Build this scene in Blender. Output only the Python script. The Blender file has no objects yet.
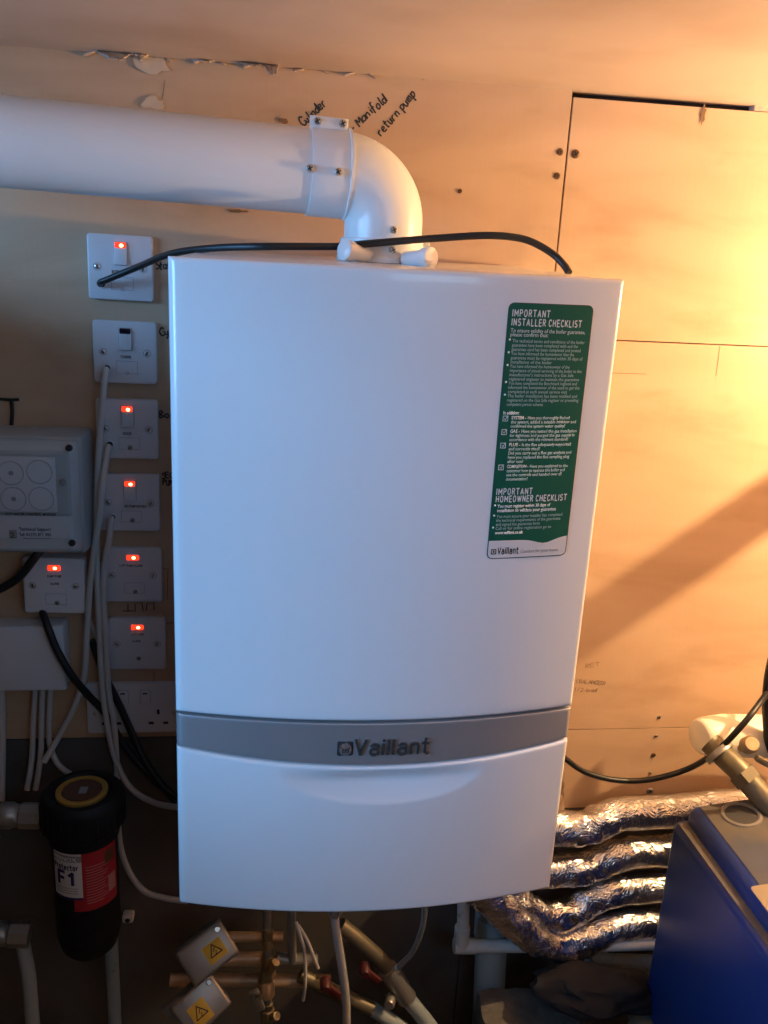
import bpy, bmesh, math, random
from mathutils import Vector, Matrix, noise
random.seed(4)
PI = math.pi
Z0 = 1.75                      # height of the boiler's top edge above the floor
SC = bpy.context.scene
COL = SC.collection

# ------------------------------------------------------------------ camera
F_PX, PITCH, ROLL, YAW = 872.11, .28243, .05237, -.13275
CAM = Vector((-.12162, -1.27036, .00785 + Z0))
_cp, _sp = math.cos(PITCH), math.sin(PITCH)
FWD = Vector((-math.sin(YAW)*_cp, math.cos(YAW)*_cp, -_sp))
_R = Vector((math.cos(YAW), math.sin(YAW), 0)); _U = _R.cross(FWD)
RGT = _R*math.cos(ROLL) + _U*math.sin(ROLL)
UPV = -_R*math.sin(ROLL) + _U*math.cos(ROLL)
cd = bpy.data.cameras.new('camera'); cam = bpy.data.objects.new('camera', cd); COL.objects.link(cam)
cd.sensor_fit = 'HORIZONTAL'; cd.sensor_width = 36; cd.lens = F_PX*36/768; cd.clip_start = .02
M = Matrix((RGT, UPV, -FWD)).transposed().to_4x4(); M.translation = CAM
cam.matrix_world = M
SC.camera = cam

def at(u, v, Y):
    """world point seen at photo pixel (u, v) that lies Y in front of the back wall (Y negative = towards the viewer)"""
    d = FWD*F_PX + RGT*(u-384) + UPV*(512-v)
    return CAM + d*((Y-CAM.y)/d.y)
def W(x, y, z): return Vector((x, y, z+Z0))

# ------------------------------------------------------------------ materials
def mat(name, col, rough=.5, metal=0., spec=.5, noise_amt=0., noise_scale=20., bump=0., bump_scale=60., coat=0., trans=0., emit=None, emit_s=0., dirt=None, dirt_scale=8., dirt_pos=.55, ior=None, alpha=None):
    m = bpy.data.materials.new(name); m.use_nodes = True
    nt = m.node_tree; b = nt.nodes['Principled BSDF']; L = nt.links
    b.inputs['Base Color'].default_value = (*col, 1); b.inputs['Roughness'].default_value = rough
    b.inputs['Metallic'].default_value = metal; b.inputs['Specular IOR Level'].default_value = spec
    b.inputs['Coat Weight'].default_value = coat; b.inputs['Transmission Weight'].default_value = trans
    if ior: b.inputs['IOR'].default_value = ior
    if emit: b.inputs['Emission Color'].default_value = (*emit, 1); b.inputs['Emission Strength'].default_value = emit_s
    tc = nt.nodes.new('ShaderNodeTexCoord')
    src = None
    if noise_amt:
        n = nt.nodes.new('ShaderNodeTexNoise'); n.inputs['Scale'].default_value = noise_scale; n.inputs['Detail'].default_value = 6
        L.new(tc.outputs['Object'], n.inputs['Vector'])
        r = nt.nodes.new('ShaderNodeMix'); r.data_type = 'RGBA'
        r.inputs[6].default_value = (*[c*(1-noise_amt) for c in col], 1); r.inputs[7].default_value = (*[min(1, c*(1+noise_amt)) for c in col], 1)
        L.new(n.outputs['Fac'], r.inputs[0]); src = r.outputs[2]
    if dirt:
        n = nt.nodes.new('ShaderNodeTexNoise'); n.inputs['Scale'].default_value = dirt_scale; n.inputs['Detail'].default_value = 8
        L.new(tc.outputs['Object'], n.inputs['Vector'])
        cr = nt.nodes.new('ShaderNodeValToRGB'); cr.color_ramp.elements[0].position = dirt_pos; cr.color_ramp.elements[1].position = dirt_pos+.18
        L.new(n.outputs['Fac'], cr.inputs[0])
        r = nt.nodes.new('ShaderNodeMix'); r.data_type = 'RGBA'; r.inputs[6].default_value = (*col, 1); r.inputs[7].default_value = (*dirt, 1)
        if src: L.new(src, r.inputs[6])
        L.new(cr.outputs[0], r.inputs[0]); src = r.outputs[2]
    if src: L.new(src, b.inputs['Base Color'])
    if bump:
        n = nt.nodes.new('ShaderNodeTexNoise'); n.inputs['Scale'].default_value = bump_scale; n.inputs['Detail'].default_value = 5
        L.new(tc.outputs['Object'], n.inputs['Vector'])
        bp = nt.nodes.new('ShaderNodeBump'); bp.inputs['Strength'].default_value = bump; bp.inputs['Distance'].default_value = .004
        L.new(n.outputs['Fac'], bp.inputs['Height']); L.new(bp.outputs[0], b.inputs['Normal'])
    return m

def ply_material():
    m = bpy.data.materials.new('sealed plywood'); m.use_nodes = True
    nt = m.node_tree; b = nt.nodes['Principled BSDF']; L = nt.links; N = nt.nodes.new
    tc = N('ShaderNodeTexCoord')
    mp = N('ShaderNodeMapping'); mp.inputs['Scale'].default_value = (.9, 1, 3.2); mp.inputs['Rotation'].default_value = (0, .25, 0)
    L.new(tc.outputs['Object'], mp.inputs[0])
    n1 = N('ShaderNodeTexNoise'); n1.inputs['Scale'].default_value = 3.; n1.inputs['Detail'].default_value = 7; n1.inputs['Distortion'].default_value = .8
    L.new(mp.outputs[0], n1.inputs['Vector'])
    r1 = N('ShaderNodeValToRGB'); e = r1.color_ramp.elements
    e[0].position = .3; e[0].color = (.52, .345, .215, 1); e[1].position = .7; e[1].color = (.64, .45, .30, 1)
    L.new(n1.outputs['Fac'], r1.inputs[0])
    # fine grain
    mp2 = N('ShaderNodeMapping'); mp2.inputs['Scale'].default_value = (260, 1, 9); L.new(tc.outputs['Object'], mp2.inputs[0])
    n2 = N('ShaderNodeTexNoise'); n2.inputs['Scale'].default_value = 1.; n2.inputs['Detail'].default_value = 3; L.new(mp2.outputs[0], n2.inputs['Vector'])
    mx = N('ShaderNodeMix'); mx.data_type = 'RGBA'; mx.blend_type = 'MULTIPLY'; mx.inputs[0].default_value = .07
    L.new(r1.outputs[0], mx.inputs[6]); L.new(n2.outputs['Color'], mx.inputs[7])
    # hand-worn smudges
    n3 = N('ShaderNodeTexNoise'); n3.inputs['Scale'].default_value = 7.; n3.inputs['Detail'].default_value = 5
    mp3 = N('ShaderNodeMapping'); mp3.inputs['Scale'].default_value = (.6, 1, 1.7); mp3.inputs['Location'].default_value = (.31, 0, .12)
    L.new(tc.outputs['Object'], mp3.inputs[0]); L.new(mp3.outputs[0], n3.inputs['Vector'])
    r3 = N('ShaderNodeValToRGB'); r3.color_ramp.elements[0].position = .55; r3.color_ramp.elements[1].position = .72
    r3.color_ramp.elements[1].color = (.5, .5, .5, 1)
    L.new(n3.outputs['Fac'], r3.inputs[0])
    m2 = N('ShaderNodeMix'); m2.data_type = 'RGBA'; m2.inputs[7].default_value = (.36, .22, .12, 1)
    L.new(r3.outputs[0], m2.inputs[0]); L.new(mx.outputs[2], m2.inputs[6])
    L.new(m2.outputs[2], b.inputs['Base Color'])
    b.inputs['Roughness'].default_value = .42; b.inputs['Specular IOR Level'].default_value = .35
    bp = N('ShaderNodeBump'); bp.inputs['Strength'].default_value = .12; bp.inputs['Distance'].default_value = .002
    L.new(n1.outputs['Fac'], bp.inputs['Height']); L.new(bp.outputs[0], b.inputs['Normal'])
    return m

def foil_material():
    m = bpy.data.materials.new('crinkled foil'); m.use_nodes = True
    nt = m.node_tree; b = nt.nodes['Principled BSDF']; L = nt.links; N = nt.nodes.new
    b.inputs['Base Color'].default_value = (.72, .72, .74, 1); b.inputs['Metallic'].default_value = 1; b.inputs['Roughness'].default_value = .24
    tc = N('ShaderNodeTexCoord')
    v = N('ShaderNodeTexVoronoi'); v.inputs['Scale'].default_value = 34; v.feature = 'F1'
    n0 = N('ShaderNodeTexNoise'); n0.inputs['Scale'].default_value = 18; n0.inputs['Detail'].default_value = 4; n0.inputs['Distortion'].default_value = 1.2
    L.new(tc.outputs['Object'], n0.inputs['Vector'])
    mxv = N('ShaderNodeMix'); mxv.data_type = 'RGBA'; mxv.inputs[0].default_value = .35
    L.new(tc.outputs['Object'], mxv.inputs[6]); L.new(n0.outputs['Color'], mxv.inputs[7]); L.new(mxv.outputs[2], v.inputs['Vector'])
    ad = N('ShaderNodeMath'); ad.operation = 'ADD'; L.new(v.outputs['Distance'], ad.inputs[0]); L.new(n0.outputs['Fac'], ad.inputs[1])
    bp = N('ShaderNodeBump'); bp.inputs['Strength'].default_value = .45; bp.inputs['Distance'].default_value = .003
    L.new(ad.outputs[0], bp.inputs['Height']); L.new(bp.outputs[0], b.inputs['Normal'])
    return m

MT = dict(
 ply=ply_material(), foil=foil_material(),
 backing=mat('dark backing', (.03, .022, .015), .9),
 ceiling=mat('sealed ceiling board', (.62, .50, .41), .45, spec=.3, noise_amt=.12, noise_scale=6, bump=.3, bump_scale=14, dirt=(.54, .41, .32), dirt_scale=4, dirt_pos=.5),
 plaster=mat('flaking plaster', (.55, .42, .33), .9, noise_amt=.3, noise_scale=60, bump=.8, bump_scale=80),
 paper=mat('torn paper', (.64, .49, .35), .9, noise_amt=.2, noise_scale=50),
 block=mat('dim block wall', (.07, .065, .06), .9, noise_amt=.2, noise_scale=10),
 concrete=mat('concrete', (.06, .057, .055), .9, noise_amt=.3, noise_scale=12, bump=.4),
 white=mat('white enamel', (.80, .80, .80), .24, spec=.5, coat=.25, bump=.015, bump_scale=9),
 casing=mat('white casing', (.76, .76, .76), .2, spec=.5),
 flue=mat('white painted flue', (.80, .79, .77), .28, spec=.5),
 silver=mat('silver band', (.50, .50, .51), .42, metal=.68),
 letter=mat('embossed grey lettering', (.20, .20, .21), .22, metal=.8),
 chrome=mat('polished letter edge', (.75, .75, .76), .15, metal=1),
 badge=mat('silver badge', (.62, .63, .65), .25, metal=.8),
 gap=mat('dark gap', (.012, .012, .014), .8),
 green=mat('dark green label', (.006, .105, .060), .32, spec=.4),
 labelwhite=mat('label white', (.70, .69, .68), .4),
 labeledge=mat('label dark edge', (.06, .03, .03), .5),
 ink=mat('black ink', (.03, .03, .03), .7), greyink=mat('grey ink', (.28, .28, .28), .7),
 pencil=mat('pencil', (.20, .13, .08), .8),
 palegreen=mat('pale label print', (.45, .60, .53), .5), printwhite=mat('white label print', (.74, .78, .76), .5),
 plate=mat('white moulded plastic', (.68, .68, .70), .35, spec=.5),
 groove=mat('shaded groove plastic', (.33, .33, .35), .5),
 printgrey=mat('grey printing', (.12, .12, .13), .6),
 neon=mat('lit red neon', (.9, .03, .01), .25, emit=(1, .045, .015), emit_s=1.6),
 neon_core=mat('lit neon core', (1, .6, .3), .25, emit=(1, .45, .18), emit_s=7),
 darklens=mat('unlit neon lens', (.012, .008, .02), .15),
 steel=mat('bright screw steel', (.62, .60, .56), .28, metal=1),
 slot=mat('screw slot', (.02, .02, .02), .6),
 rust=mat('rusty screw', (.16, .08, .035), .6, metal=.4),
 blackcable=mat('black cable sheath', (.012, .012, .013), .42),
 whitecable=mat('off white cable sheath', (.55, .53, .50), .45),
 greybox=mat('grey enclosure', (.36, .38, .38), .45, noise_amt=.05),
 greylid=mat('pale grey lid', (.46, .48, .48), .4),
 sticker=mat('matt sticker', (.52, .53, .55), .5),
 stickerdark=mat('speckled print', (.28, .28, .29), .6, noise_amt=.5, noise_scale=400),
 blackplastic=mat('black filter plastic', (.010, .010, .010), .55, spec=.25),
 gold=mat('gold ring print', (.55, .30, .06), .4, metal=.3),
 amber=mat('brown emblem print', (.12, .05, .025), .5),
 red=mat('red label', (.42, .018, .03), .5), redprint=mat('pale print on red', (.5, .22, .2), .6),
 navy=mat('navy print', (.02, .02, .10), .5),
 copper=mat('tarnished copper', (.60, .42, .27), .42, metal=.4, noise_amt=.3, noise_scale=25, dirt=(.18, .08, .04), dirt_scale=14),
 brass=mat('worn brass', (.42, .33, .20), .4, metal=.75, noise_amt=.35, noise_scale=60),
 greymetal=mat('grey metal', (.36, .35, .33), .4, metal=.7, noise_amt=.15),
 valvebox=mat('galvanised valve head', (.36, .355, .34), .38, metal=.6, noise_amt=.12, noise_scale=40),
 yellow=mat('yellow warning label', (.72, .48, .03), .45),
 hose=mat('braided steel', (.66, .65, .63), .25, metal=.5, bump=.25, bump_scale=500),
 clear=mat('clear tubing', (.75, .78, .78), .1, trans=.9, ior=1.35),
 redhandle=mat('dull red valve handle', (.075, .012, .015), .5),
 pvc=mat('white waste pipe', (.64, .61, .56), .4, dirt=(.34, .29, .22), dirt_scale=60, dirt_pos=.62),
 pvcgrey=mat('grey blue soil pipe', (.34, .40, .41), .5, dirt=(.12, .12, .11), dirt_scale=70, dirt_pos=.64),
 blue=mat('blue plastic', (.004, .026, .135), .38, dirt=(.012, .03, .11), dirt_scale=12),
 bluedust=mat('dusty blue plastic', (.045, .052, .075), .75, dirt=(.080, .070, .060), dirt_scale=9, dirt_pos=.42, noise_amt=.3, noise_scale=25),
 dustledge=mat('dusty ledge', (.085, .075, .07), .8, noise_amt=.3),
 litrim=mat('lit rim', (.15, .135, .12), .7),  # paler tone paints the light caught by the lip
 wellshade=mat('shaded dust in recess', (.035, .034, .034), .8),  # darker tone paints the shade inside the cap recess
 taglabel=mat('buff label', (.24, .19, .12), .6),
 stone=mat('rough stone', (.12, .11, .095), .9, noise_amt=.5, noise_scale=40, bump=1., bump_scale=50),
 blackcloth=mat('black cloth', (.010, .010, .011), .85, noise_amt=.4, noise_scale=30),
 lag=mat('cream lagging wrap', (.78, .72, .60), .4, bump=.2, bump_scale=30),
 olive=mat('olive brass pipe', (.17, .145, .095), .45, metal=.5, noise_amt=.35, noise_scale=20),
 greyboard=mat('dark grey board', (.10, .094, .088), .85, noise_amt=.25, noise_scale=9, dirt=(.05, .046, .043), dirt_scale=7, dirt_pos=.55),  # dark grey lower sheets with darker blotches at random
 timber=mat('rough timber', (.30, .20, .12), .8, noise_amt=.25),
)

# ------------------------------------------------------------------ mesh helpers
class MB:
    def __init__(s): s.bm = bmesh.new()
    def _join(s, o, M=None):
        me = bpy.data.meshes.new('tmp'); o.to_mesh(me); o.free()
        if M is not None: me.transform(M)
        s.bm.from_mesh(me); bpy.data.meshes.remove(me); return s
    def box(s, c, size, bev=0., seg=2, M=None):
        o = bmesh.new(); bmesh.ops.create_cube(o, size=1)
        for v in o.verts: v.co = Vector((v.co.x*size[0], v.co.y*size[1], v.co.z*size[2]))
        if bev: bmesh.ops.bevel(o, geom=o.edges[:], offset=bev, segments=seg, profile=.5, affect='EDGES')
        T = Matrix.Translation(Vector(c))
        return s._join(o, T @ (M.to_4x4() if M is not None else Matrix.Identity(4)))
    def frustum(s, x0, x1, z0, z1, yb, yf, inset, bev=0.003):
        """box from yb (wall side) to yf (viewer side) whose front is smaller by inset"""
        o = bmesh.new(); i = inset
        P = [(x0, yb, z0), (x1, yb, z0), (x1, yb, z1), (x0, yb, z1), (x0+i, yf, z0+i), (x1-i, yf, z0+i), (x1-i, yf, z1-i), (x0+i, yf, z1-i)]
        v = [o.verts.new(p) for p in P]
        for f in ((3, 2, 1, 0), (4, 5, 6, 7), (0, 1, 5, 4), (1, 2, 6, 5), (2, 3, 7, 6), (3, 0, 4, 7)): o.faces.new([v[k] for k in f])
        bmesh.ops.recalc_face_normals(o, faces=o.faces[:])
        if bev: bmesh.ops.bevel(o, geom=o.edges[:], offset=bev, segments=3, profile=.5, affect='EDGES')
        return s._join(o)
    def rounded(s, M, w, h, d, r, bev=.001, n=5):
        """rounded-corner plate in the local XY plane of M, thickness d along +Z"""
        o = bmesh.new(); pts = []
        for cx, cy, a0 in ((w/2-r, h/2-r, 0), (-w/2+r, h/2-r, PI/2), (-w/2+r, -h/2+r, PI), (w/2-r, -h/2+r, 1.5*PI)):
            for k in range(n+1):
                a = a0 + PI/2*k/n; pts.append((cx+r*math.cos(a), cy+r*math.sin(a)))
        lv = []
        for (ins, z) in ((0, 0), (0, d-bev), (bev*.3, d-bev*.3), (bev, d)):
            fx, fy = (w-2*ins)/w, (h-2*ins)/h
            lv.append([o.verts.new((x*fx, y*fy, z)) for x, y in pts])
        N = len(pts)
        for a, b in zip(lv, lv[1:]):
            for k in range(N): o.faces.new((a[k], a[(k+1) % N], b[(k+1) % N], b[k]))
        o.faces.new(lv[-1]); o.faces.new(lv[0][::-1])
        return s._join(o, M)
    def tube(s, pts, r, seg=14, cap=True, closed=False):
        pts = [Vector(p) for p in pts]; n = len(pts)
        rs = r if isinstance(r, (list, tuple)) else [r]*n
        bm = s.bm; rings = []; up = None
        for i, p in enumerate(pts):
            t = (pts[min(i+1, n-1)] - pts[max(i-1, 0)]).normalized()
            if up is None:
                up = Vector((0, 0, 1)) if abs(t.z) < .9 else Vector((1, 0, 0))
            a = (up - t*up.dot(t)).normalized(); up = a; b = t.cross(a)
            rings.append([bm.verts.new(p + (a*math.cos(2*PI*k/seg) + b*math.sin(2*PI*k/seg))*rs[i]) for k in range(seg)])
        for A, B in zip(rings, rings[1:]):
            for k in range(seg): bm.faces.new((A[k], B[k], B[(k+1) % seg], A[(k+1) % seg]))
        if cap: bm.faces.new(rings[0]); bm.faces.new(rings[-1][::-1])
        return s
    def lathe(s, prof, M, seg=32, a0=0, a1=2*PI):
        """profile (r, z) revolved about local Z of M"""
        bm = s.bm; full = abs(a1-a0-2*PI) < 1e-6; n = seg if full else seg+1; rings = []
        for r, z in prof:
            if r < 1e-7: rings.append([bm.verts.new(M @ Vector((0, 0, z)))]*n)
            else: rings.append([bm.verts.new(M @ Vector((r*math.cos(a0+(a1-a0)*k/seg), r*math.sin(a0+(a1-a0)*k/seg), z))) for k in range(n)])
        for A, B in zip(rings, rings[1:]):
            for k in range(seg):
                k2 = (k+1) % n if full else k+1
                q = []
                for v in (A[k], A[k2], B[k2], B[k]):
                    if v not in q: q.append(v)
                if len(q) >= 3:
                    try: bm.faces.new(q)
                    except ValueError: pass
        return s
    def poly(s, pts, depth):
        """extruded polygon; pts are 3-D, depth is the extrusion vector"""
        bm = s.bm; d = Vector(depth)
        a = [bm.verts.new(Vector(p)) for p in pts]; b = [bm.verts.new(Vector(p)+d) for p in pts]; n = len(a)
        bm.faces.new(a[::-1]); bm.faces.new(b)
        for k in range(n): bm.faces.new((a[k], a[(k+1) % n], b[(k+1) % n], b[k]))
        return s
    def mesh(s, name, m, smooth=40):
        bmesh.ops.recalc_face_normals(s.bm, faces=s.bm.faces[:])
        me = bpy.data.meshes.new(name); s.bm.to_mesh(me); s.bm.free()
        if smooth:
            for p in me.polygons: p.use_smooth = True
            me.set_sharp_from_angle(angle=math.radians(smooth))
        me.materials.append(MT[m] if isinstance(m, str) else m)
        return me

WORLDLOC = {}
def obj(name, mb, m, parent=None, local=False, smooth=40):
    me = mb.mesh(name, m, smooth) if isinstance(mb, MB) else mb
    o = bpy.data.objects.new(name, me); COL.objects.link(o)
    if parent is not None:
        o.parent = parent
        if not local:
            o.location = -WORLDLOC.get(parent.name, Vector())
        WORLDLOC[o.name] = Vector() if not local else WORLDLOC.get(parent.name, Vector())
    else: WORLDLOC[o.name] = Vector()
    return o
def tag(o, label, cat, group=None, kind=None):
    o['label'] = label; o['category'] = cat
    if group: o['group'] = group
    if kind: o['kind'] = kind
    return o
def thing(name, label, cat, loc, group=None):
    o = bpy.data.objects.new(name, None); COL.objects.link(o); o.location = Vector(loc); WORLDLOC[o.name] = Vector(loc)
    o.empty_display_size = .03
    return tag(o, label, cat, group)
def structure(name, mb, m, parent=None, smooth=40):
    o = obj(name, mb, m, parent, smooth=smooth)
    if parent is None: o['kind'] = 'structure'
    return o

def frame(z, x=None):
    """rotation whose local Z is z"""
    z = Vector(z).normalized()
    x = Vector(x) if x is not None else (Vector((1, 0, 0)) if abs(z.x) < .9 else Vector((0, 0, 1)))
    x = (x - z*x.dot(z)).normalized(); y = z.cross(x)
    return Matrix((x, y, z)).transposed()
def TM(p, z, x=None):
    M = frame(z, x).to_4x4(); M.translation = Vector(p); return M
def spline(P, n=8):
    P = [Vector(p) for p in P]; out = []
    for i in range(len(P)-1):
        p0, p1, p2, p3 = P[max(i-1, 0)], P[i], P[i+1], P[min(i+2, len(P)-1)]
        for k in range(n):
            t = k/n
            out.append(.5*((2*p1) + (p2-p0)*t + (2*p0-5*p1+4*p2-p3)*t*t + (3*p1-p0-3*p2+p3)*t**3))
    return out + [P[-1]]
def pix(L, n=8): return spline([at(*q) for q in L], n)

FRONT = Vector((0, -1, 0))
def screw(parent, p, z=FRONT, r=.004, m='steel', cross=True, h=.0018, angle=.5):
    M4 = TM(p, z) @ Matrix.Rotation(angle, 4, 'Z')
    b = MB().lathe([(0, h), (r*.55, h), (r*.85, h*.8), (r, h*.25), (r, -.001), (0, -.001)], M4, 20)
    s = obj('screw', b, m, parent)
    c = MB()
    c.box((0, 0, 0), (r*1.3, r*.28, h*.35)); 
    if cross: c.box((0, 0, 0), (r*.28, r*1.3, h*.35))
    c.bm.transform(M4 @ Matrix.Translation((0, 0, h)))
    obj('drive_slot', c, 'slot', s)
    return s

def text_mesh(body, size, m, mapf, ext=.0002, bold=0., shear=0., spacing=1., line=1., align='LEFT', name='lettering', fit_w=None, xs=1., res=2):
    """text laid out in a flat local plane, then each vertex mapped to the surface with mapf(x, y, lift)"""
    cu = bpy.data.curves.new('txt', 'FONT'); cu.body = body; cu.size = 1; cu.offset = bold/size; cu.shear = shear
    cu.space_character = spacing; cu.space_line = line; cu.align_x = align; cu.resolution_u = res; cu.fill_mode = 'FRONT'
    o = bpy.data.objects.new('txt', cu); COL.objects.link(o)
    dg = bpy.context.evaluated_depsgraph_get(); me = bpy.data.meshes.new_from_object(o.evaluated_get(dg))
    bpy.data.objects.remove(o); bpy.data.curves.remove(cu)
    bm = bmesh.new(); bm.from_mesh(me)
    for v in bm.verts: v.co = v.co*size
    k = xs
    if fit_w and bm.verts:
        w = max(v.co.x for v in bm.verts) - min(v.co.x for v in bm.verts); k = fit_w/w
    r = bmesh.ops.extrude_face_region(bm, geom=bm.faces[:])
    top = {v for v in r['geom'] if isinstance(v, bmesh.types.BMVert)}
    for v in bm.verts: v.co = mapf(v.co.x*k, v.co.y, ext if v in top else 0.)
    bm.to_mesh(me); bm.free(); me.name = name; me.materials.clear(); me.materials.append(MT[m])
    return me
def plane_map(p, xdir, ydir):
    p, xd, yd = Vector(p), Vector(xdir).normalized(), Vector(ydir).normalized(); n = xd.cross(yd)
    return lambda x, y, l: p + xd*x + yd*y + n*l

def _arc(cx, cy, rx, ry, a0, a1, n=7): return [(cx+rx*math.cos(math.radians(a0+(a1-a0)*k/n)), cy+ry*math.sin(math.radians(a0+(a1-a0)*k/n))) for k in range(n+1)]
BLOCK = {  # upright sans letters: (advance width, strokes), cap height 1
 'I': (.0, [[(0, 0), (0, 1)]]), 'L': (.42, [[(0, 1), (0, 0), (.42, 0)]]), 'T': (.52, [[(0, 1), (.52, 1)], [(.26, 1), (.26, 0)]]),
 'M': (.66, [[(0, 0), (0, 1), (.33, .35), (.66, 1), (.66, 0)]]), 'N': (.52, [[(0, 0), (0, 1), (.52, 0), (.52, 1)]]),
 'P': (.46, [[(0, 0), (0, 1), (.26, 1)] + _arc(.24, .75, .22, .25, 90, -90) + [(0, .5)]]),
 'R': (.48, [[(0, 0), (0, 1), (.26, 1)] + _arc(.24, .76, .22, .24, 90, -90) + [(0, .52)], [(.22, .52), (.48, 0)]]),
 'O': (.56, [_arc(.28, .5, .28, .5, 0, 360, 16)]), 'A': (.56, [[(0, 0), (.28, 1), (.56, 0)], [(.1, .33), (.46, .33)]]),
 'S': (.46, [_arc(.23, .75, .22, .25, 40, 250, 8) + _arc(.23, .25, .23, .25, 80, -140, 8)]),
 'E': (.42, [[(.42, 1), (0, 1), (0, 0), (.42, 0)], [(0, .52), (.36, .52)]]), 'F': (.42, [[(.42, 1), (0, 1), (0, 0)], [(0, .52), (.36, .52)]]),
 'C': (.48, [_arc(.27, .5, .27, .5, 45, 315, 12)]), 'H': (.52, [[(0, 0), (0, 1)], [(.52, 0), (.52, 1)], [(0, .52), (.52, .52)]]),
 'K': (.50, [[(0, 0), (0, 1)], [(.48, 1), (.03, .47)], [(.16, .60), (.50, 0)]]), 'W': (.80, [[(0, 1), (.2, 0), (.4, .85), (.6, 0), (.8, 1)]]),
 'V': (.56, [[(0, 1), (.28, 0), (.56, 1)]]), '1': (.22, [[(0, .78), (.2, 1), (.2, 0)]]), ' ': (.16, []),
 'a': (.42, [_arc(.21, .48, .21, .22, 150, 0, 5) + [(.42, 0)], _arc(.21, .21, .21, .21, 20, 340, 12)]),
 'i': (.0, [[(0, 0), (0, .70)], [(0, .92), (0, 1.02)]]), 'l': (.0, [[(0, 0), (0, 1.02)]]),
 'n': (.40, [[(0, 0), (0, .70)], [(0, .45)] + _arc(.20, .48, .20, .22, 165, 0, 6) + [(.40, 0)]]),
 't': (.30, [[(.10, .98), (.10, .12), (.20, 0), (.30, 0)], [(-.04, .70), (.28, .70)]]),
 'r': (.24, [[(0, 0), (0, .70)], [(0, .42)] + _arc(.19, .45, .19, .25, 160, 75, 4)]), 'o': (.42, [_arc(.21, .35, .21, .35, 0, 360, 14)]),
 'e': (.42, [[(.02, .36), (.41, .36)] + _arc(.21, .35, .21, .35, 0, 310, 12)]), 'c': (.36, [_arc(.21, .35, .21, .35, 50, 310, 10)]),
}
def block_mesh(body, h, weight, m, mapf, ext, fit_w=None, gap=.22, shear=0., name='lettering'):
    """bold sans lettering built stroke by stroke; h = cap height, weight = stroke width"""
    segs = []; x = 0; t = weight/h
    for c in body:
        w, st = BLOCK[c]
        for pl in st:
            for a, b in zip(pl, pl[1:]): segs.append(((x+a[0], a[1]), (x+b[0], b[1])))
        x += w+gap+(t if c != ' ' else 0)
    k = fit_w/(x-gap-t)/h if fit_w else 1
    bm = bmesh.new()
    for a, b in segs:
        A, B = Vector(a), Vector(b); d = (B-A); L = d.length
        if L < 1e-6: continue
        d /= L; nrm = Vector((-d.y, d.x))*t/2; A2, B2 = A-d*t*.42, B+d*t*.42
        A2.y = min(max(A2.y, 0), 1.02); B2.y = min(max(B2.y, 0), 1.02)
        P = [A2+nrm, A2-nrm, B2-nrm, B2+nrm]
        lo = [bm.verts.new(mapf((p.x*k+p.y*shear)*h, p.y*h, 0)) for p in P]; hi = [bm.verts.new(mapf((p.x*k+p.y*shear)*h, p.y*h, ext)) for p in P]
        bm.faces.new(hi)
        for i in range(4): bm.faces.new((lo[i], lo[(i+1) % 4], hi[(i+1) % 4], hi[i]))
    bmesh.ops.recalc_face_normals(bm, faces=bm.faces[:])
    me = bpy.data.meshes.new(name); bm.to_mesh(me); bm.free(); me.materials.append(MT[m]); return me

# ------------------------------------------------------------------ the setting
CEIL = .2417
XL, XR, YF_ROOM = -.75, 1.35, -2.4
wall = structure('wall_back', MB().box(W((XL+XR)/2, .045, -.6), (XR-XL, .05, 2.4)), 'backing')
g = .0012
def sheet(x0, x1, z0, z1, m='ply'):
    return obj('plywood_sheet', MB().box(W((x0+x1)/2, .009, (z0+z1)/2), (x1-x0-g, .018, z1-z0-g), .0006, 1), m, wall)
sheet(XL, .2786, -.745, CEIL+.004)
sheet(.2797, XR, -.0918, CEIL-.0075)
sheet(.2797, XR, -.745, -.0918)
sheet(.2297, .3735, -.90, -.745)
sheet(.3735, XR, -.90, -.745)
sheet(XL, .2297, -1.75, -.745, 'greyboard')
sheet(.2297, XR, -1.75, -.90, 'greyboard')
# the slot above the right-hand sheet dies out to the right, where filler closes it
obj('filler', MB().box(W((.545+XR)/2, .010, CEIL-.003), (XR-.545, .016, .010), .001, 1), 'plaster', wall)
ceil = structure('ceiling', MB().box(W((XL+XR)/2, YF_ROOM/2, CEIL+.05), (XR-XL, -YF_ROOM+.16, .1)), 'ceiling')
structure('floor', MB().box(W((XL+XR)/2, YF_ROOM/2, -Z0-.05), (XR-XL, -YF_ROOM+.16, .1)), 'concrete')
structure('wall_right', MB().box(W(XR+.05, YF_ROOM/2, -.7), (.1, -YF_ROOM+.16, 2.2)), 'ply')
# unseen left wall, openings shaped to let daylight past but keep the switches shaded
WY0, WY1, WZ0, WZ1 = -1.75, -.55, -.55, .19       # window opening in the left wall, with a narrow high light beside it
lw = MB()
for y0, y1, z0, z1 in ((YF_ROOM, WY0, -1.75, .25), (WY0, WY1, -1.75, WZ0), (WY0, -.03, WZ1, .25), (WY1, -.03, -1.75, .0), (-.03, .04, -1.75, .25)):
    lw.box(W(XL-.05, (y0+y1)/2, (z0+z1)/2), (.1, y1-y0, z1-z0))
structure('wall_left', lw, 'block')
wf = MB()
for y in (WY0+.02, WY1-.02): wf.box(W(XL-.05, y, (WZ0+WZ1)/2), (.06, .04, WZ1-WZ0))
for z in (WZ0+.02, WZ1-.02): wf.box(W(XL-.05, (WY0+WY1)/2, z), (.06, WY1-WY0-.08, .04))
structure('window_1', wf, 'timber')
structure('wall_front', MB().box(W((XL+XR)/2, YF_ROOM-.05, -.7), (XR-XL, .1, 2.2)), 'block')

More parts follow.
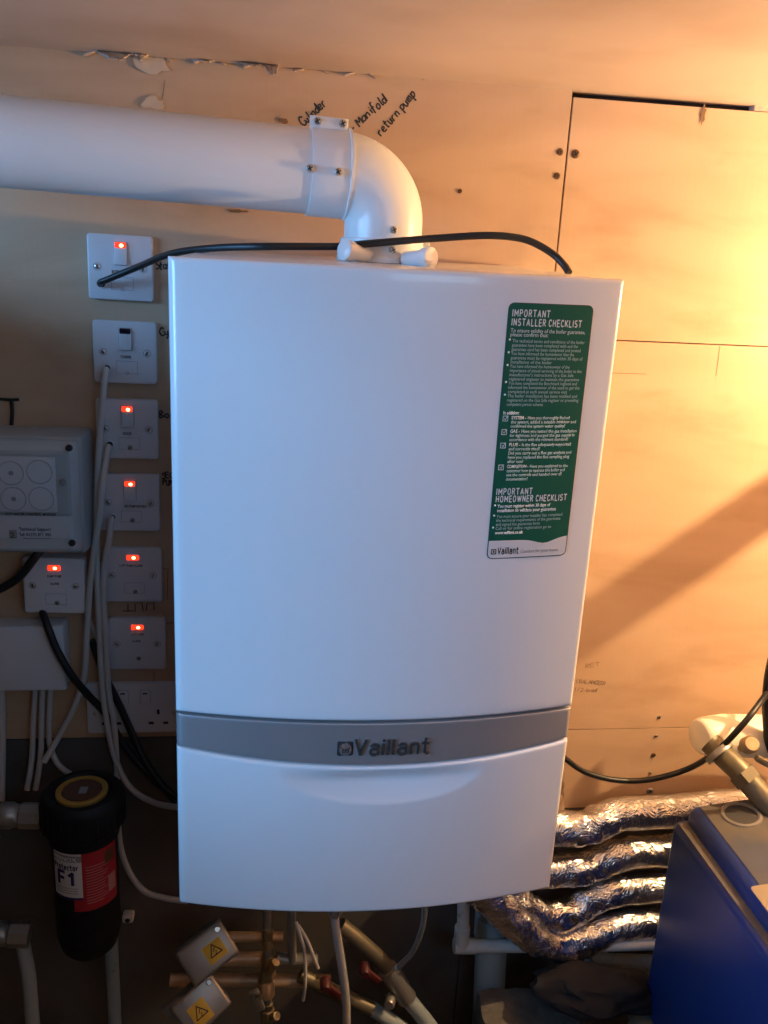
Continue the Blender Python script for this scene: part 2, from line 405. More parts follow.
# flaking edge where ceiling and wall meet
def flake(u, v, w, h, lift, m='plaster', seed=0):
    rnd = random.Random(seed); b = MB(); c = at(u, v, -.001)
    n = 14; pts = []
    for k in range(n):
        a = 2*PI*k/n; r = 1 + rnd.uniform(-.35, .35)
        pts.append(c + Vector((w/2*r*math.cos(a), -rnd.uniform(0, .001), h/2*r*math.sin(a))))
    b.poly(pts, (0, -lift, 0)); return b
for i, (u, v, w, h) in enumerate(((152, 64, .042, .022), (153, 103, .030, .013))):
    obj('paper_scrap', flake(u, v, w, h, .0006, 'paper', i+3), 'paper', wall)
def curl(p, w, d, drop, seed):
    b = MB(); rnd = random.Random(seed); bm = b.bm; rows = []
    for i in range(9):
        t = i/8; ww = w*(1-t*.75); row = []
        for k in range(9):
            s = k/8-.5
            row.append(bm.verts.new(p + Vector((s*ww + t*w*.2, -d*t + rnd.uniform(-.0015, .0015), -drop*t**1.6 + rnd.uniform(-.001, .001) + .002))))
        rows.append(row)
    for A, B in zip(rows, rows[1:]):
        for k in range(8): bm.faces.new((A[k], A[k+1], B[k+1], B[k]))
    r = bmesh.ops.extrude_face_region(bm, geom=bm.faces[:])
    for v in r['geom']:
        if isinstance(v, bmesh.types.BMVert): v.co.z += .0012
    return b
for i, (x, w, d, dr) in enumerate(((-.335, .06, .030, .014), (-.300, .03, .02, .006), (-.135, .030, .035, .018), (-.165, .05, .02, .006), (-.225, .05, .012, .005))):
    obj('plaster_flake', curl(W(x, -.004, CEIL-.001), w, d, dr, i), 'plaster', ceil)
rag = MB(); rnd = random.Random(8)
for k in range(12):
    x = -.36 + k*.033 + rnd.uniform(-.003, .003)
    rag.box(W(x, -.003, CEIL-.002), (rnd.uniform(.006, .016), rnd.uniform(.004, .009), rnd.uniform(.001, .004)), .001, 1, Matrix.Rotation(rnd.uniform(-.5, .5), 3, 'Y'))
obj('ragged_plaster', rag, 'plaster', ceil)

# screws, holes and marks on the plywood
for u, v, m, r in ((575.5, 154, 'rust', .006), (560, 152, 'rust', .0048), (557, 176, 'rust', .0045), (460, 191, 'rust', .0032)):
    screw(wall, at(u, v, -.0002), r=r, m=m)
for u, v, r in ((659, 717, .0035), (656, 736, .003), (653.5, 755, .0042), (650, 773, .003)):
    screw(wall, at(u, v, -.0002), r=r, m='rust' if r > .0037 else 'steel')
screw(wall, at(650, 791, -.0002), r=.0065, m='steel')
for u, v, w, h in ((703, 115, .007, .028), (283, 121, .012, .006), (237, 211, .026, .004)):
    obj('dark_knot', flake(u, v, w, h, .0003, seed=u), mat('knot', (.20, .11, .05), .7), wall)

GLY = {  # single-stroke handwriting, unit x-height
 'a': [[(.6, .9), (.3, 1), (0, .6), (.1, .1), (.4, .1), (.6, .6), (.6, 1), (.6, .1), (.75, 0)]],
 'b': [[(.1, 1.9), (.1, 0), (.5, .1), (.6, .6), (.4, .95), (.1, .7)]],
 'c': [[(.6, .9), (.3, 1), (0, .5), (.2, 0), (.6, .1)]],
 'd': [[(.5, .8), (.2, .9), (0, .4), (.2, 0), (.5, .3), (.65, 1.9), (.6, 0)]],
 'e': [[(0, .5), (.5, .6), (.4, 1), (.1, .9), (0, .4), (.2, 0), (.6, .15)]],
 'f': [[(.6, 1.8), (.35, 1.9), (.25, 1), (.2, -.4)], [(0, .95), (.5, 1)]],
 'h': [[(.1, 1.9), (.1, 0)], [(.1, .7), (.4, 1), (.55, .7), (.55, 0)]],
 'i': [[(.2, 1), (.2, 0)], [(.2, 1.45), (.25, 1.5)]],
 'k': [[(.1, 1.8), (.1, 0)], [(.55, 1), (.1, .5), (.6, 0)]],
 'l': [[(.25, 1.9), (.15, .2), (.35, 0)]],
 'm': [[(0, 1), (.05, 0)], [(.05, .8), (.3, 1), (.35, 0)], [(.35, .8), (.65, 1), (.7, 0)]],
 'n': [[(0, 1), (.05, 0)], [(.05, .7), (.4, 1), (.5, .6), (.5, 0)]],
 'o': [[(.3, 1), (0, .6), (.15, 0), (.5, .2), (.5, .8), (.3, 1)]],
 'p': [[(.05, 1), (0, -.8)], [(.05, .8), (.45, 1), (.55, .5), (.3, .05), (.05, .2)]],
 'r': [[(.05, 1), (.05, 0)], [(.05, .6), (.3, 1), (.5, .9)]],
 's': [[(.5, .95), (.1, .9), (.15, .55), (.5, .4), (.35, 0), (0, .1)]],
 't': [[(.3, 1.6), (.25, .1), (.5, 0)], [(0, 1.05), (.6, 1.1)]],
 'u': [[(0, 1), (.1, 0), (.4, .1), (.5, 1), (.55, 0)]],
 'y': [[(0, 1), (.2, .2), (.5, .2)], [(.55, 1), (.5, -.2), (.2, -.8)]],
 'M': [[(0, 0), (.1, 1.7), (.4, .7), (.75, 1.7), (.8, 0)]], 'C': [[(.8, 1.5), (.4, 1.8), (0, .9), (.3, 0), (.8, .2)]],
 'B': [[(0, 0), (.05, 1.7), (.5, 1.5), (.1, .9), (.6, .5), (0, 0)]], 'S': [[(.7, 1.6), (.2, 1.6), (.2, 1), (.7, .7), (.5, 0), (0, .1)]],
 'P': [[(0, 0), (.05, 1.7), (.6, 1.4), (.1, .8)]], 'E': [[(.6, 1.7), (0, 1.7), (0, 0), (.6, 0)], [(0, .9), (.5, .9)]],
 'R': [[(0, 0), (.05, 1.7), (.6, 1.4), (.1, .8), (.6, 0)]], 'T': [[(0, 1.7), (.8, 1.7)], [(.4, 1.7), (.35, 0)]],
 'O': [[(.4, 1.7), (0, .9), (.3, 0), (.7, .6), (.5, 1.6), (.4, 1.7)]], 'U': [[(0, 1.7), (.1, 0), (.5, .1), (.6, 1.7)]],
 'L': [[(.05, 1.7), (0, 0), (.6, .05)]], 'A': [[(0, 0), (.35, 1.7), (.7, 0)], [(.15, .7), (.6, .7)]], 'N': [[(0, 0), (.05, 1.7), (.6, 0), (.65, 1.7)]],
 'D': [[(0, 0), (.05, 1.7), (.6, 1.1), (.5, .3), (0, 0)]], '-': [[(0, .6), (.6, .7)]], '(': [[(.3, 1.8), (0, .9), (.3, -.1)]], ')': [[(0, 1.8), (.3, .9), (0, -.1)]],
 '/': [[(0, -.1), (.5, 1.8)]], '1': [[(.1, 1.3), (.3, 1.7), (.25, 0)]], '2': [[(0, 1.4), (.4, 1.7), (.5, 1.1), (0, 0), (.6, .05)]],
}
def scrawl(body, p, q, h, m='ink', r=.0010, seed=1):
    """handwriting from photo point p to photo point q on the wall; h = x-height in metres"""
    P, Q = at(*p, -.0003), at(*q, -.0003); d = (Q-P); L = d.length; d = d.normalized(); up = Vector((-d.z, 0, d.x)); rnd = random.Random(seed)
    adv = sum(.95 if c in 'mM' else .4 if c in 'il' else .5 if c == ' ' else .78 for c in body); k = L/adv; x = 0; b = MB()
    for c in body:
        j = rnd.uniform(-.12, .12)
        for st in GLY.get(c, []):
            pts = [P + d*((x+a + rnd.uniform(-.03, .03))*k) + up*((z+j+rnd.uniform(-.05, .05))*h) for a, z in st]
            pts = spline(pts, 4) if len(pts) > 2 else pts
            b.tube(pts, r, 6)
        x += .95 if c in 'mM' else .4 if c in 'il' else .5 if c == ' ' else .78
    for v in b.bm.verts: v.co.y = -.0003 + (v.co.y+.0003)*.3
    return obj('marker_writing', b, m, wall)
scrawl('Cylinder', (304, 127), (328, 104), .0066, seed=2)
scrawl('- Manifold', (353, 132.5), (388, 100), .0062, seed=3)
scrawl('return pump', (381, 136), (417, 94), .0066, seed=4)
scrawl('Stat', (156, 269), (171, 269), .006, seed=5)
scrawl('Cyl', (160, 336), (172, 335), .006, seed=6)
scrawl('Boil', (160, 418), (175, 418), .006, seed=7)
scrawl('SECO', (162, 478), (178, 478), .0048, seed=8)
scrawl('PUMP', (163, 485), (178, 485), .0048, seed=9)
scrawl('RET', (586, 668), (600, 666), .004, 'pencil', .0004, 10)
scrawl('(BALANCED)', (576, 683), (607, 685), .0038, 'pencil', .0004, 11)
scrawl('1/2 load', (574, 691), (597, 692), .0038, 'pencil', .0004, 12)
def stroke(L, r=.0006, m='pencil'):
    b = MB().tube([at(u, v, -.0003) for u, v in L], r, 6)
    for v in b.bm.verts: v.co.y = -.0003 + (v.co.y+.0003)*.3
    return obj('pencil_line', b, m, wall)
stroke([(163, 568), (168, 569), (167, 600)]); stroke([(165, 624), (176, 622)]); stroke([(154, 671), (154, 685)])
stroke([(720, 346), (716, 376)], .0004); stroke([(612, 373), (646, 374)], .0004)
stroke([(424, 57), (421, 62), (423, 80)], .0005)
stroke([(165, 80), (162, 100)], .0003)
for L_ in ([(123, 611), (133, 611)], [(128, 604), (128, 611)], [(135, 612), (135, 604), (142, 603), (143, 611)], [(146, 611), (147, 604), (154, 603), (154, 610)]): stroke(L_, .0008, 'ink')

# ------------------------------------------------------------------ the boiler
YB, BUL, HW = -.4086, .028, .2222
def yfr(x): return YB - BUL*max(0., 1-(x/HW)**2)
def front_panel(zt, zb, back, r=.006, off=lambda x, z: 0., nx=60, nz=40, x0=-HW, x1=HW, rx=.008, rxr=.0035):
    b = MB(); bm = b.bm
    def lines(n, r_rel):
        e = [r_rel*(1-math.cos(PI/2*k/5)) for k in range(6)]
        mid = [r_rel+(1-2*r_rel)*k/n for k in range(1, n)]
        return e + mid + [1-q for q in e[::-1]]
    us = lines(nx, rx/(x1-x0)); rows = []
    hm = zt(0)-zb(0); vs = lines(nz, r/hm)
    def rnd_(d, rr): 
        return 0 if d >= rr else rr-math.sqrt(max(0, rr*rr-(rr-d)**2))
    for v in vs:
        row = []
        for u in us:
            x = x0+(x1-x0)*u; t, bt = zt(x), zb(x); z = t+(bt-t)*v
            y = yfr(x) + max(rnd_(u*(x1-x0), rx), rnd_((1-u)*(x1-x0), rxr), rnd_(min(v, 1-v)*(t-bt), r)) + off(x, z)
            row.append(bm.verts.new(W(x, y, z)))
        rows.append(row)
    for A, B in zip(rows, rows[1:]):
        for k in range(len(us)-1): bm.faces.new((A[k], B[k], B[k+1], A[k+1]))
    loop = [rows[0][k] for k in range(len(us))] + [rows[j][-1] for j in range(1, len(vs))] + [rows[-1][k] for k in range(len(us)-2, -1, -1)] + [rows[j][0] for j in range(len(vs)-2, 0, -1)]
    bk = [bm.verts.new(v.co + Vector((0, back, 0))) for v in loop]
    n = len(loop)
    for k in range(n): bm.faces.new((loop[k], loop[(k+1) % n], bk[(k+1) % n], bk[k]))
    return b
boiler = thing('boiler', 'large white wall-hung gas boiler with silver band and bowed front', 'boiler', W(0, 0, -.72))
# casing: box with a gently rising top, open bows at the front hidden behind the panels
cas = MB(); o = bmesh.new()
hw = HW-.0015
P = [(-hw, -.004, -.715), (hw, -.004, -.715), (hw, YB+.013, -.715), (-hw, YB+.013, -.715), (-hw, -.004, .007), (hw, -.004, .007), (hw, YB+.013, -.0015), (-hw, YB+.013, -.0015)]
vv = [o.verts.new(W(*p)) for p in P]
for f in ((0, 1, 2, 3), (7, 6, 5, 4), (0, 4, 5, 1), (1, 5, 6, 2), (2, 6, 7, 3), (3, 7, 4, 0)): o.faces.new([vv[k] for k in f])
bmesh.ops.recalc_face_normals(o, faces=o.faces[:])
bmesh.ops.bevel(o, geom=o.edges[:], offset=.003, segments=2, profile=.5, affect='EDGES')
cas._join(o)
casing = obj('casing', cas, 'casing', boiler)
# dark inner front that fills the joints between the panels
inn = MB(); bm = inn.bm; rows = []
for z in (-.003, -.717):
    rows.append([bm.verts.new(W(x, yfr(x)+.0165, z)) for x in [(-.5+k/30)*.428 for k in range(31)]])
rows2 = [[bm.verts.new(v.co + Vector((0, .02, 0))) for v in r] for r in rows]
for k in range(30):
    bm.faces.new((rows[0][k], rows[0][k+1], rows[1][k+1], rows[1][k])); bm.faces.new((rows2[0][k], rows2[0][k+1], rows2[1][k+1], rows2[1][k]))
    bm.faces.new((rows[0][k], rows[0][k+1], rows2[0][k+1], rows2[0][k])); bm.faces.new((rows[1][k], rows[1][k+1], rows2[1][k+1], rows2[1][k]))
obj('panel_joint', inn, 'gap', boiler)
BT = -.4745
upper = obj('front_panel', front_panel(lambda x: .0, lambda x: BT+.0015, .02, r=.005, nz=50), 'white', boiler)
def bandbot(x): return -.5135-.0135*(1-(x/HW)**2)
band = obj('trim_band', front_panel(lambda x: BT-.0015, bandbot, .012, r=.0015, nz=14, off=lambda x, z: .0015), 'silver', boiler)
band['label'] = 'silver curved trim band'
def scoop(x, z):
    q = math.hypot((x-.004)/.118, (z+.534)/.043)
    if q >= 1: return 0
    t = 1-q; t = t*min(1, t/.10); top = max(0, min(1, (bandbot(x)-.0022-z)/.022))
    return .0135*t*top*top*(3-2*top)
flap = obj('lower_flap', front_panel(lambda x: bandbot(x)-.0022, lambda x: -.7205, .012, r=.004, nz=70, nx=100, off=scoop), 'white', boiler)
# embossed name on the band
def band_map(x0, z0, lift0=0.):
    return lambda x, y, l: W(x0+x, yfr(x0+x)+.0015-lift0-l, z0+y)
bl = at(355, 752.5, -.436); br = at(428, 752, -.436)
obj('brand_lettering', block_mesh('Vaillant', .0188, .0027, 'letter', band_map(bl.x, -.5135), .0018, fit_w=br.x-bl.x, gap=.15, shear=.04), None, band)
lb = at(337, 753, -.436); ls = .0175
lg = MB()
def sq(b, x0, z0, s, off, lift, n=12):
    pts = []
    r = s*.12
    for cx, cz, a0 in ((x0+s-r, z0+s-r, 0), (x0+r, z0+s-r, PI/2), (x0+r, z0+r, PI), (x0+s-r, z0+r, 1.5*PI)):
        for k in range(4):
            a = a0+PI/2*k/3; pts.append(W(cx+r*math.cos(a), yfr(x0)+off, cz+r*math.sin(a)))
    b.poly(pts, (0, -lift, 0))
sq(lg, lb.x, -.5145, ls, .0017, .0012)
plq = obj('badge', lg, 'letter', band)
egg = MB(); cx, cz = lb.x+ls*.52, -.5145+ls*.47
pts = [W(cx+.0068*math.cos(a)*(1-.08*math.sin(a)), yfr(cx)+.0006, cz+.0072*math.sin(a)) for a in [2*PI*k/28 for k in range(28)]]
egg.poly(pts, (0, -.0008, 0)); eg = obj('badge_emblem', egg, 'badge', plq)
em = MB()
for k, (dx, top) in enumerate(((-.0028, .001), (0, .002), (.0028, .001))):
    em.box(W(cx+dx, yfr(cx)-.0004, cz-.002+top*.3), (.0011, .0006, .005))
for sx in (-1, 1): em.tube([W(cx+sx*.0055, yfr(cx)-.0003, cz+.004), W(cx+sx*.002, yfr(cx)-.0003, cz+.0012)], .0007, 6)
for v in em.bm.verts: pass
obj('badge_relief', em, 'letter', plq)

# checklist label stuck on the upper panel
LX0, LX1, LZ0, LZ1 = .1012, .1902, -.2868, -.0268
def lab(x, z, l): return W(x, yfr(x)-.0003-l, z)
def label_sheet(x0, x1, z0, z1, r, lift, th=.0002, top=None, nx=24):
    """sheet that follows the bowed front; top(x) replaces the straight top edge"""
    b = MB(); bm = b.bm; cols = []
    for k in range(nx+1):
        t = k/nx; t = .5-.5*math.cos(PI*t); x = x0+(x1-x0)*t
        d = min(x-x0, x1-x); ins = 0 if d >= r else r-math.sqrt(max(0, r*r-(r-d)**2))
        zt = top(x) if top else z1-ins; zb = z0+ins
        cols.append([bm.verts.new(lab(x, zt+(zb-zt)*j/10, lift+th)) for j in range(11)])
    for A, B in zip(cols, cols[1:]):
        for j in range(10): bm.faces.new((A[j], B[j], B[j+1], A[j+1]))
    rr = bmesh.ops.extrude_face_region(bm, geom=bm.faces[:])
    for v in rr['geom']:
        if isinstance(v, bmesh.types.BMVert): v.co.y += th
    return b
label = obj('checklist_label', label_sheet(LX0-.0006, LX1+.0006, LZ0-.0006, LZ1+.0006, .006, -.0001), 'labeledge', boiler)
label['label'] = 'dark green printed checklist sticker'
obj('label_ground', label_sheet(LX0, LX1, LZ0, LZ1, .0055, .0001), 'green', label)
def wave_z(x):
    t = (x-LX0)/(LX1-LX0)
    return at(509-23*.94, 290+(917+15*math.exp(-((t-.70)/.15)**2)-8*max(0, (t-.72)/.28))/3.656, yfr(LX0)).z - Z0
obj('label_foot', label_sheet(LX0+.0004, LX1-.0004, LZ0+.0005, 0, .005, .00025, top=wave_z), 'labelwhite', label)
def lab_z(v): return at(509-23*(v-50)/925, 290+v/3.656, yfr(LX0)).z - Z0
def ltext(body, v, size, x=.0035, m='printwhite', bold=0., w=None, shear=.0, l=.0005):
    z = lab_z(v); x0 = LX0+x
    obj('label_print', text_mesh(body, size, m, lambda a, c, e: lab(x0+a, z+c, l+e), .00008, bold=bold, fit_w=w, shear=shear, res=2), None, label)
LW = LX1-LX0
obj('label_print', block_mesh('IMPORTANT', 0.0063, .00115, 'printwhite', (lambda z: lambda a, c, e: lab(LX0+.0042+a, z+c, .0005+e))(lab_z(95)), .00008, fit_w=0.0385), None, label)
obj('label_print', block_mesh('INSTALLER CHECKLIST', 0.0063, .00115, 'printwhite', (lambda z: lambda a, c, e: lab(LX0+.0042+a, z+c, .0005+e))(lab_z(128)), .00008, fit_w=0.0735), None, label)
ltext('To ensure validity of the boiler guarantee,', 153, .0054, w=.0795)
ltext('please confirm that:', 168, .0054, w=.0395)
def bullets(rows, v0, dv=15.2, bold=0, m='palegreen', x=.0062, size=.0047):
    v = v0
    for blk in rows:
        ltext('\u2022', v, .0075, x-.004, 'printwhite', bold=.0002)
        for s in blk:
            ltext(s, v, size, x, m, w=min(.0775-(x-.0062), len(s)*.00168), bold=bold); v += dv
bullets([('The technical terms and conditions of the boiler', 'guarantee have been completed with and the', 'guarantee card has been completed and posted'),
  ('You have informed the homeowner that the', 'guarantee must be registered within 30 days of', 'installation of the boiler'),
  ('You have informed the homeowner of the', 'importance of annual servicing of the boiler to the', "manufacturer's instructions by a Gas Safe", 'registered engineer to maintain the guarantee'),
  ('You have completed the Benchmark logbook and', 'informed the homeowner of the need to get this', 'completed at each annual service visit'),
  ('The boiler installation has been notified and', 'registered on the Gas Safe register or prevailing', 'competent person scheme')], 190, 15.5)
ltext('In addition:', 454, .0048, .0035, bold=.0001, w=.0165)
v = 472
for head, rows in (('SYSTEM - ', ('Have you thoroughly flushed', 'the system, added a suitable inhibitor and', 'confirmed the system water quality?')),
                   ('GAS - ', ('Have you tested the gas installation', 'for tightness and purged the gas supply in', 'accordance with the relevant standard?')),
                   ('FLUE - ', ('Is the flue adequately supported', 'and correctly sited?', 'Did you carry out a flue gas analysis and', 'have you replaced the flue sampling plug', 'after use?')),
                   ('COMPLETION - ', ('Have you explained to the', 'customer how to operate the boiler and', 'use the controls and handed over all', 'documentation?'))):
    z = lab_z(v); b = MB(); s = .0056; x0 = LX0+.0035
    for a, c, w_, h_ in ((0, 0, s, .0006), (0, s-.0006, s, .0006), (0, 0, .0006, s), (s-.0006, 0, .0006, s)):
        b.poly([lab(x0+a, z-.002+c, .0005), lab(x0+a+w_, z-.002+c, .0005), lab(x0+a+w_, z-.002+c+h_, .0005), lab(x0+a, z-.002+c+h_, .0005)], (0, -.0001, 0))
    b.tube([lab(x0+.0016, z+.0010, .0006), lab(x0+.0026, z-.0006, .0006), lab(x0+.0044, z+.0026, .0006)], .0003, 6)
    obj('tick_box', b, 'printwhite', label)
    hl = len(head)*.00185
    ltext(head.strip(), v, .0048, .0125, bold=.00004, w=hl-.001)
    for i, s_ in enumerate(rows):
        ltext(s_, v, .0047, .0125+(hl+.0008 if i == 0 else 0), 'palegreen', w=min(.0735-(hl if i == 0 else 0), len(s_)*.00170), bold=.00005); v += 15.3
    v += 3.5
obj('label_print', block_mesh('IMPORTANT', 0.0063, .00115, 'printwhite', (lambda z: lambda a, c, e: lab(LX0+.0042+a, z+c, .0005+e))(lab_z(748)), .00008, fit_w=0.0385), None, label)
obj('label_print', block_mesh('HOMEOWNER CHECKLIST', 0.0063, .00115, 'printwhite', (lambda z: lambda a, c, e: lab(LX0+.0042+a, z+c, .0005+e))(lab_z(775)), .00008, fit_w=0.0785), None, label)
bullets([('You must register within 30 days of', 'installation to validate your guarantee')], 796, 16, bold=.00005, m='printwhite', size=.0052)
bullets([('You must ensure your installer has completed', 'the technical requirements of the guarantee', 'and signed the guarantee form'), ('Call or for online registration go to',)], 833, 14.6)
ltext('www.vaillant.co.uk', 893, .0048, .0062, bold=.0001, w=.031)
obj('label_print', block_mesh('Vaillant', .0070, .00125, 'ink', (lambda z: lambda a, c, e: lab(LX0+.0112+a, z+c, .0005+e))(lab_z(966)), .00008, fit_w=.0225, gap=.15), None, label)
ltext('Comfort for your home', 965, .0053, .0365, 'greyink', w=.043)
b = MB(); x0, z, s = LX0+.0036, LZ0+.0046, .0058
for a, c, w_, h_ in ((0, 0, s, .001), (0, s-.001, s, .001), (0, 0, .001, s), (s-.001, 0, .001, s), (.0021, .0018, .0016, .0024)):
    b.poly([lab(x0+a, z+c, .0005), lab(x0+a+w_, z+c, .0005), lab(x0+a+w_, z+c+h_, .0005), lab(x0+a, z+c+h_, .0005)], (0, -.0001, 0))
obj('label_badge', b, 'ink', label)

# ------------------------------------------------------------------ flue
FY, FR, EX = -.158, .0482, .0075
PL, PR_ = at(0, 141.5, -.188), at(300, 170.5, -.160)
fl = thing('flue_pipe', 'white round flue pipe with elbow rising from boiler top, running left', 'flue', W(EX, FY, .006))
dp = (PR_-PL).normalized()
rb = .0535; cxp = EX-rb; FZ = (PR_ + dp*((cxp-PR_.x)/dp.x)).z - Z0
PE = W(cxp-.004, FY, FZ)
xw = (XL+.0-PL.x)/dp.x
obj('pipe', MB().tube([PL+dp*(xw-.02), PL, PR_, PE], FR, 64), 'flue', fl)
path = [W(cxp-.012, FY, FZ)] + [W(cxp+rb*math.sin(a), FY, FZ-rb+rb*math.cos(a)) for a in [PI/2*k/24 for k in range(0, 25)]] + [W(EX, FY, .012)]
obj('elbow', MB().tube(path, [FR-.0006]*len(path), 64), 'flue', fl)
c0, c1 = at(307.5, 170, FY), at(347.5, 173, FY); c0 = PL+dp*((c0.x-PL.x)/dp.x); c1 = PL+dp*((c1.x-PL.x)/dp.x); cw = (c1-c0).length
M4 = TM(c0, dp)
cl = MB().lathe([(FR-.002, 0), (FR+.0018, 0), (FR+.0024, .0015), (FR+.0024, cw-.004), (FR+.0040, cw-.003), (FR+.0040, cw), (FR-.002, cw)], M4, 64)
RX = frame((0, -1, 0), dp)                       # flange lies along the pipe
ft = at(329, 124.5, FY-.018)
cl.box(ft, (.045, .0019, .016), .0007, 2, Matrix((dp, Vector((0, 1, 0)), dp.cross(Vector((0, 1, 0))))).transposed())
cl.box(ft+Vector((0, .0026, 0)), (.045, .0019, .016), .0007, 2, Matrix((dp, Vector((0, 1, 0)), dp.cross(Vector((0, 1, 0))))).transposed())
clamp = obj('clamp', cl, 'flue', fl)
for u, v in ((317.5, 121), (343, 123.5)): screw(clamp, at(u, v, FY-.0190), r=.0046, h=.003)
for u, v in ((310, 168.5), (338.5, 172)):
    q = at(u, v, FY-FR-.0024); screw(clamp, q, r=.0046, h=.004)
col = obj('collar', MB().lathe([(0, -.004), (FR+.0075, -.004), (FR+.0075, .002), (FR+.0055, .004), (FR+.0035, .008), (FR+.0035, .022), (FR+.0020, .0235), (0, .0235)], TM(W(EX, FY, .007), (0, 0, 1)), 64), 'flue', fl)
for u, v, k in ((393, 230, 0), (391, 250, .004)):
    q = at(u, v, FY-.04); a = math.asin(max(-1, min(1, (q.x-EX)/FR))); d = Vector((math.sin(a), -math.cos(a), 0))
    screw(col, Vector((EX, FY, q.z)) + d*(FR+k-.0006), d, r=.0044, h=.003)
obj('collar_tab', MB().box(W(EX+.050, FY-.016, .0265), (.012, .010, .007), .002), 'flue', col)
for p, q in ((at(366, 255.5, -.205), at(343.5, 249.5, -.228)), (at(408, 259, -.215), at(432, 257.5, -.245))):
    d = (q-p); L_ = d.length
    b = MB().lathe([(.0085, -.004), (.0095, L_*.62), (.0115, L_*.66), (.0122, L_*.9), (.0118, L_*.97), (.0104, L_), (0, L_+.0004)], TM(p, d), 32)
    obj('test_cap', b, 'flue', fl)

# black cable from the topmost switch over the boiler
def cable(name, L, r, m, label, cat='cable', group=None, seg=12, n=8):
    o = obj(name, MB().tube(pix(L, n), r, seg), m)
    return tag(o, label, cat, group)
cable('power_cable', [(100, 284, -.010), (101, 282, -.022), (110, 278.5, -.030), (140, 266, -.06), (172, 253.5, -.12), (215, 248, -.18), (270, 246.5, -.22), (335, 246.5, -.195), (352, 245, -.206), (370, 243.5, -.216), (400, 241, -.216), (440, 238, -.216), (490, 235.5, -.23), (525, 239.5, -.23), (550, 252, -.235), (563, 264, -.245), (569, 273, -.255)],
      .0043, 'blackcable', 'black power cable looping across boiler top behind flue caps', 'cable')
cable('sensor_cable', [(540, 745, -.06), (556, 750, -.055), (566, 759, -.055), (585, 772, -.052), (615, 780, -.05), (650, 779.5, -.05), (690, 768, -.06), (720, 748, -.13), (745, 722, -.15), (762, 700, -.13), (785, 670, -.11)],
      .0048, 'blackcable', 'black cable hanging in a loop over plywood right of boiler', 'cable')

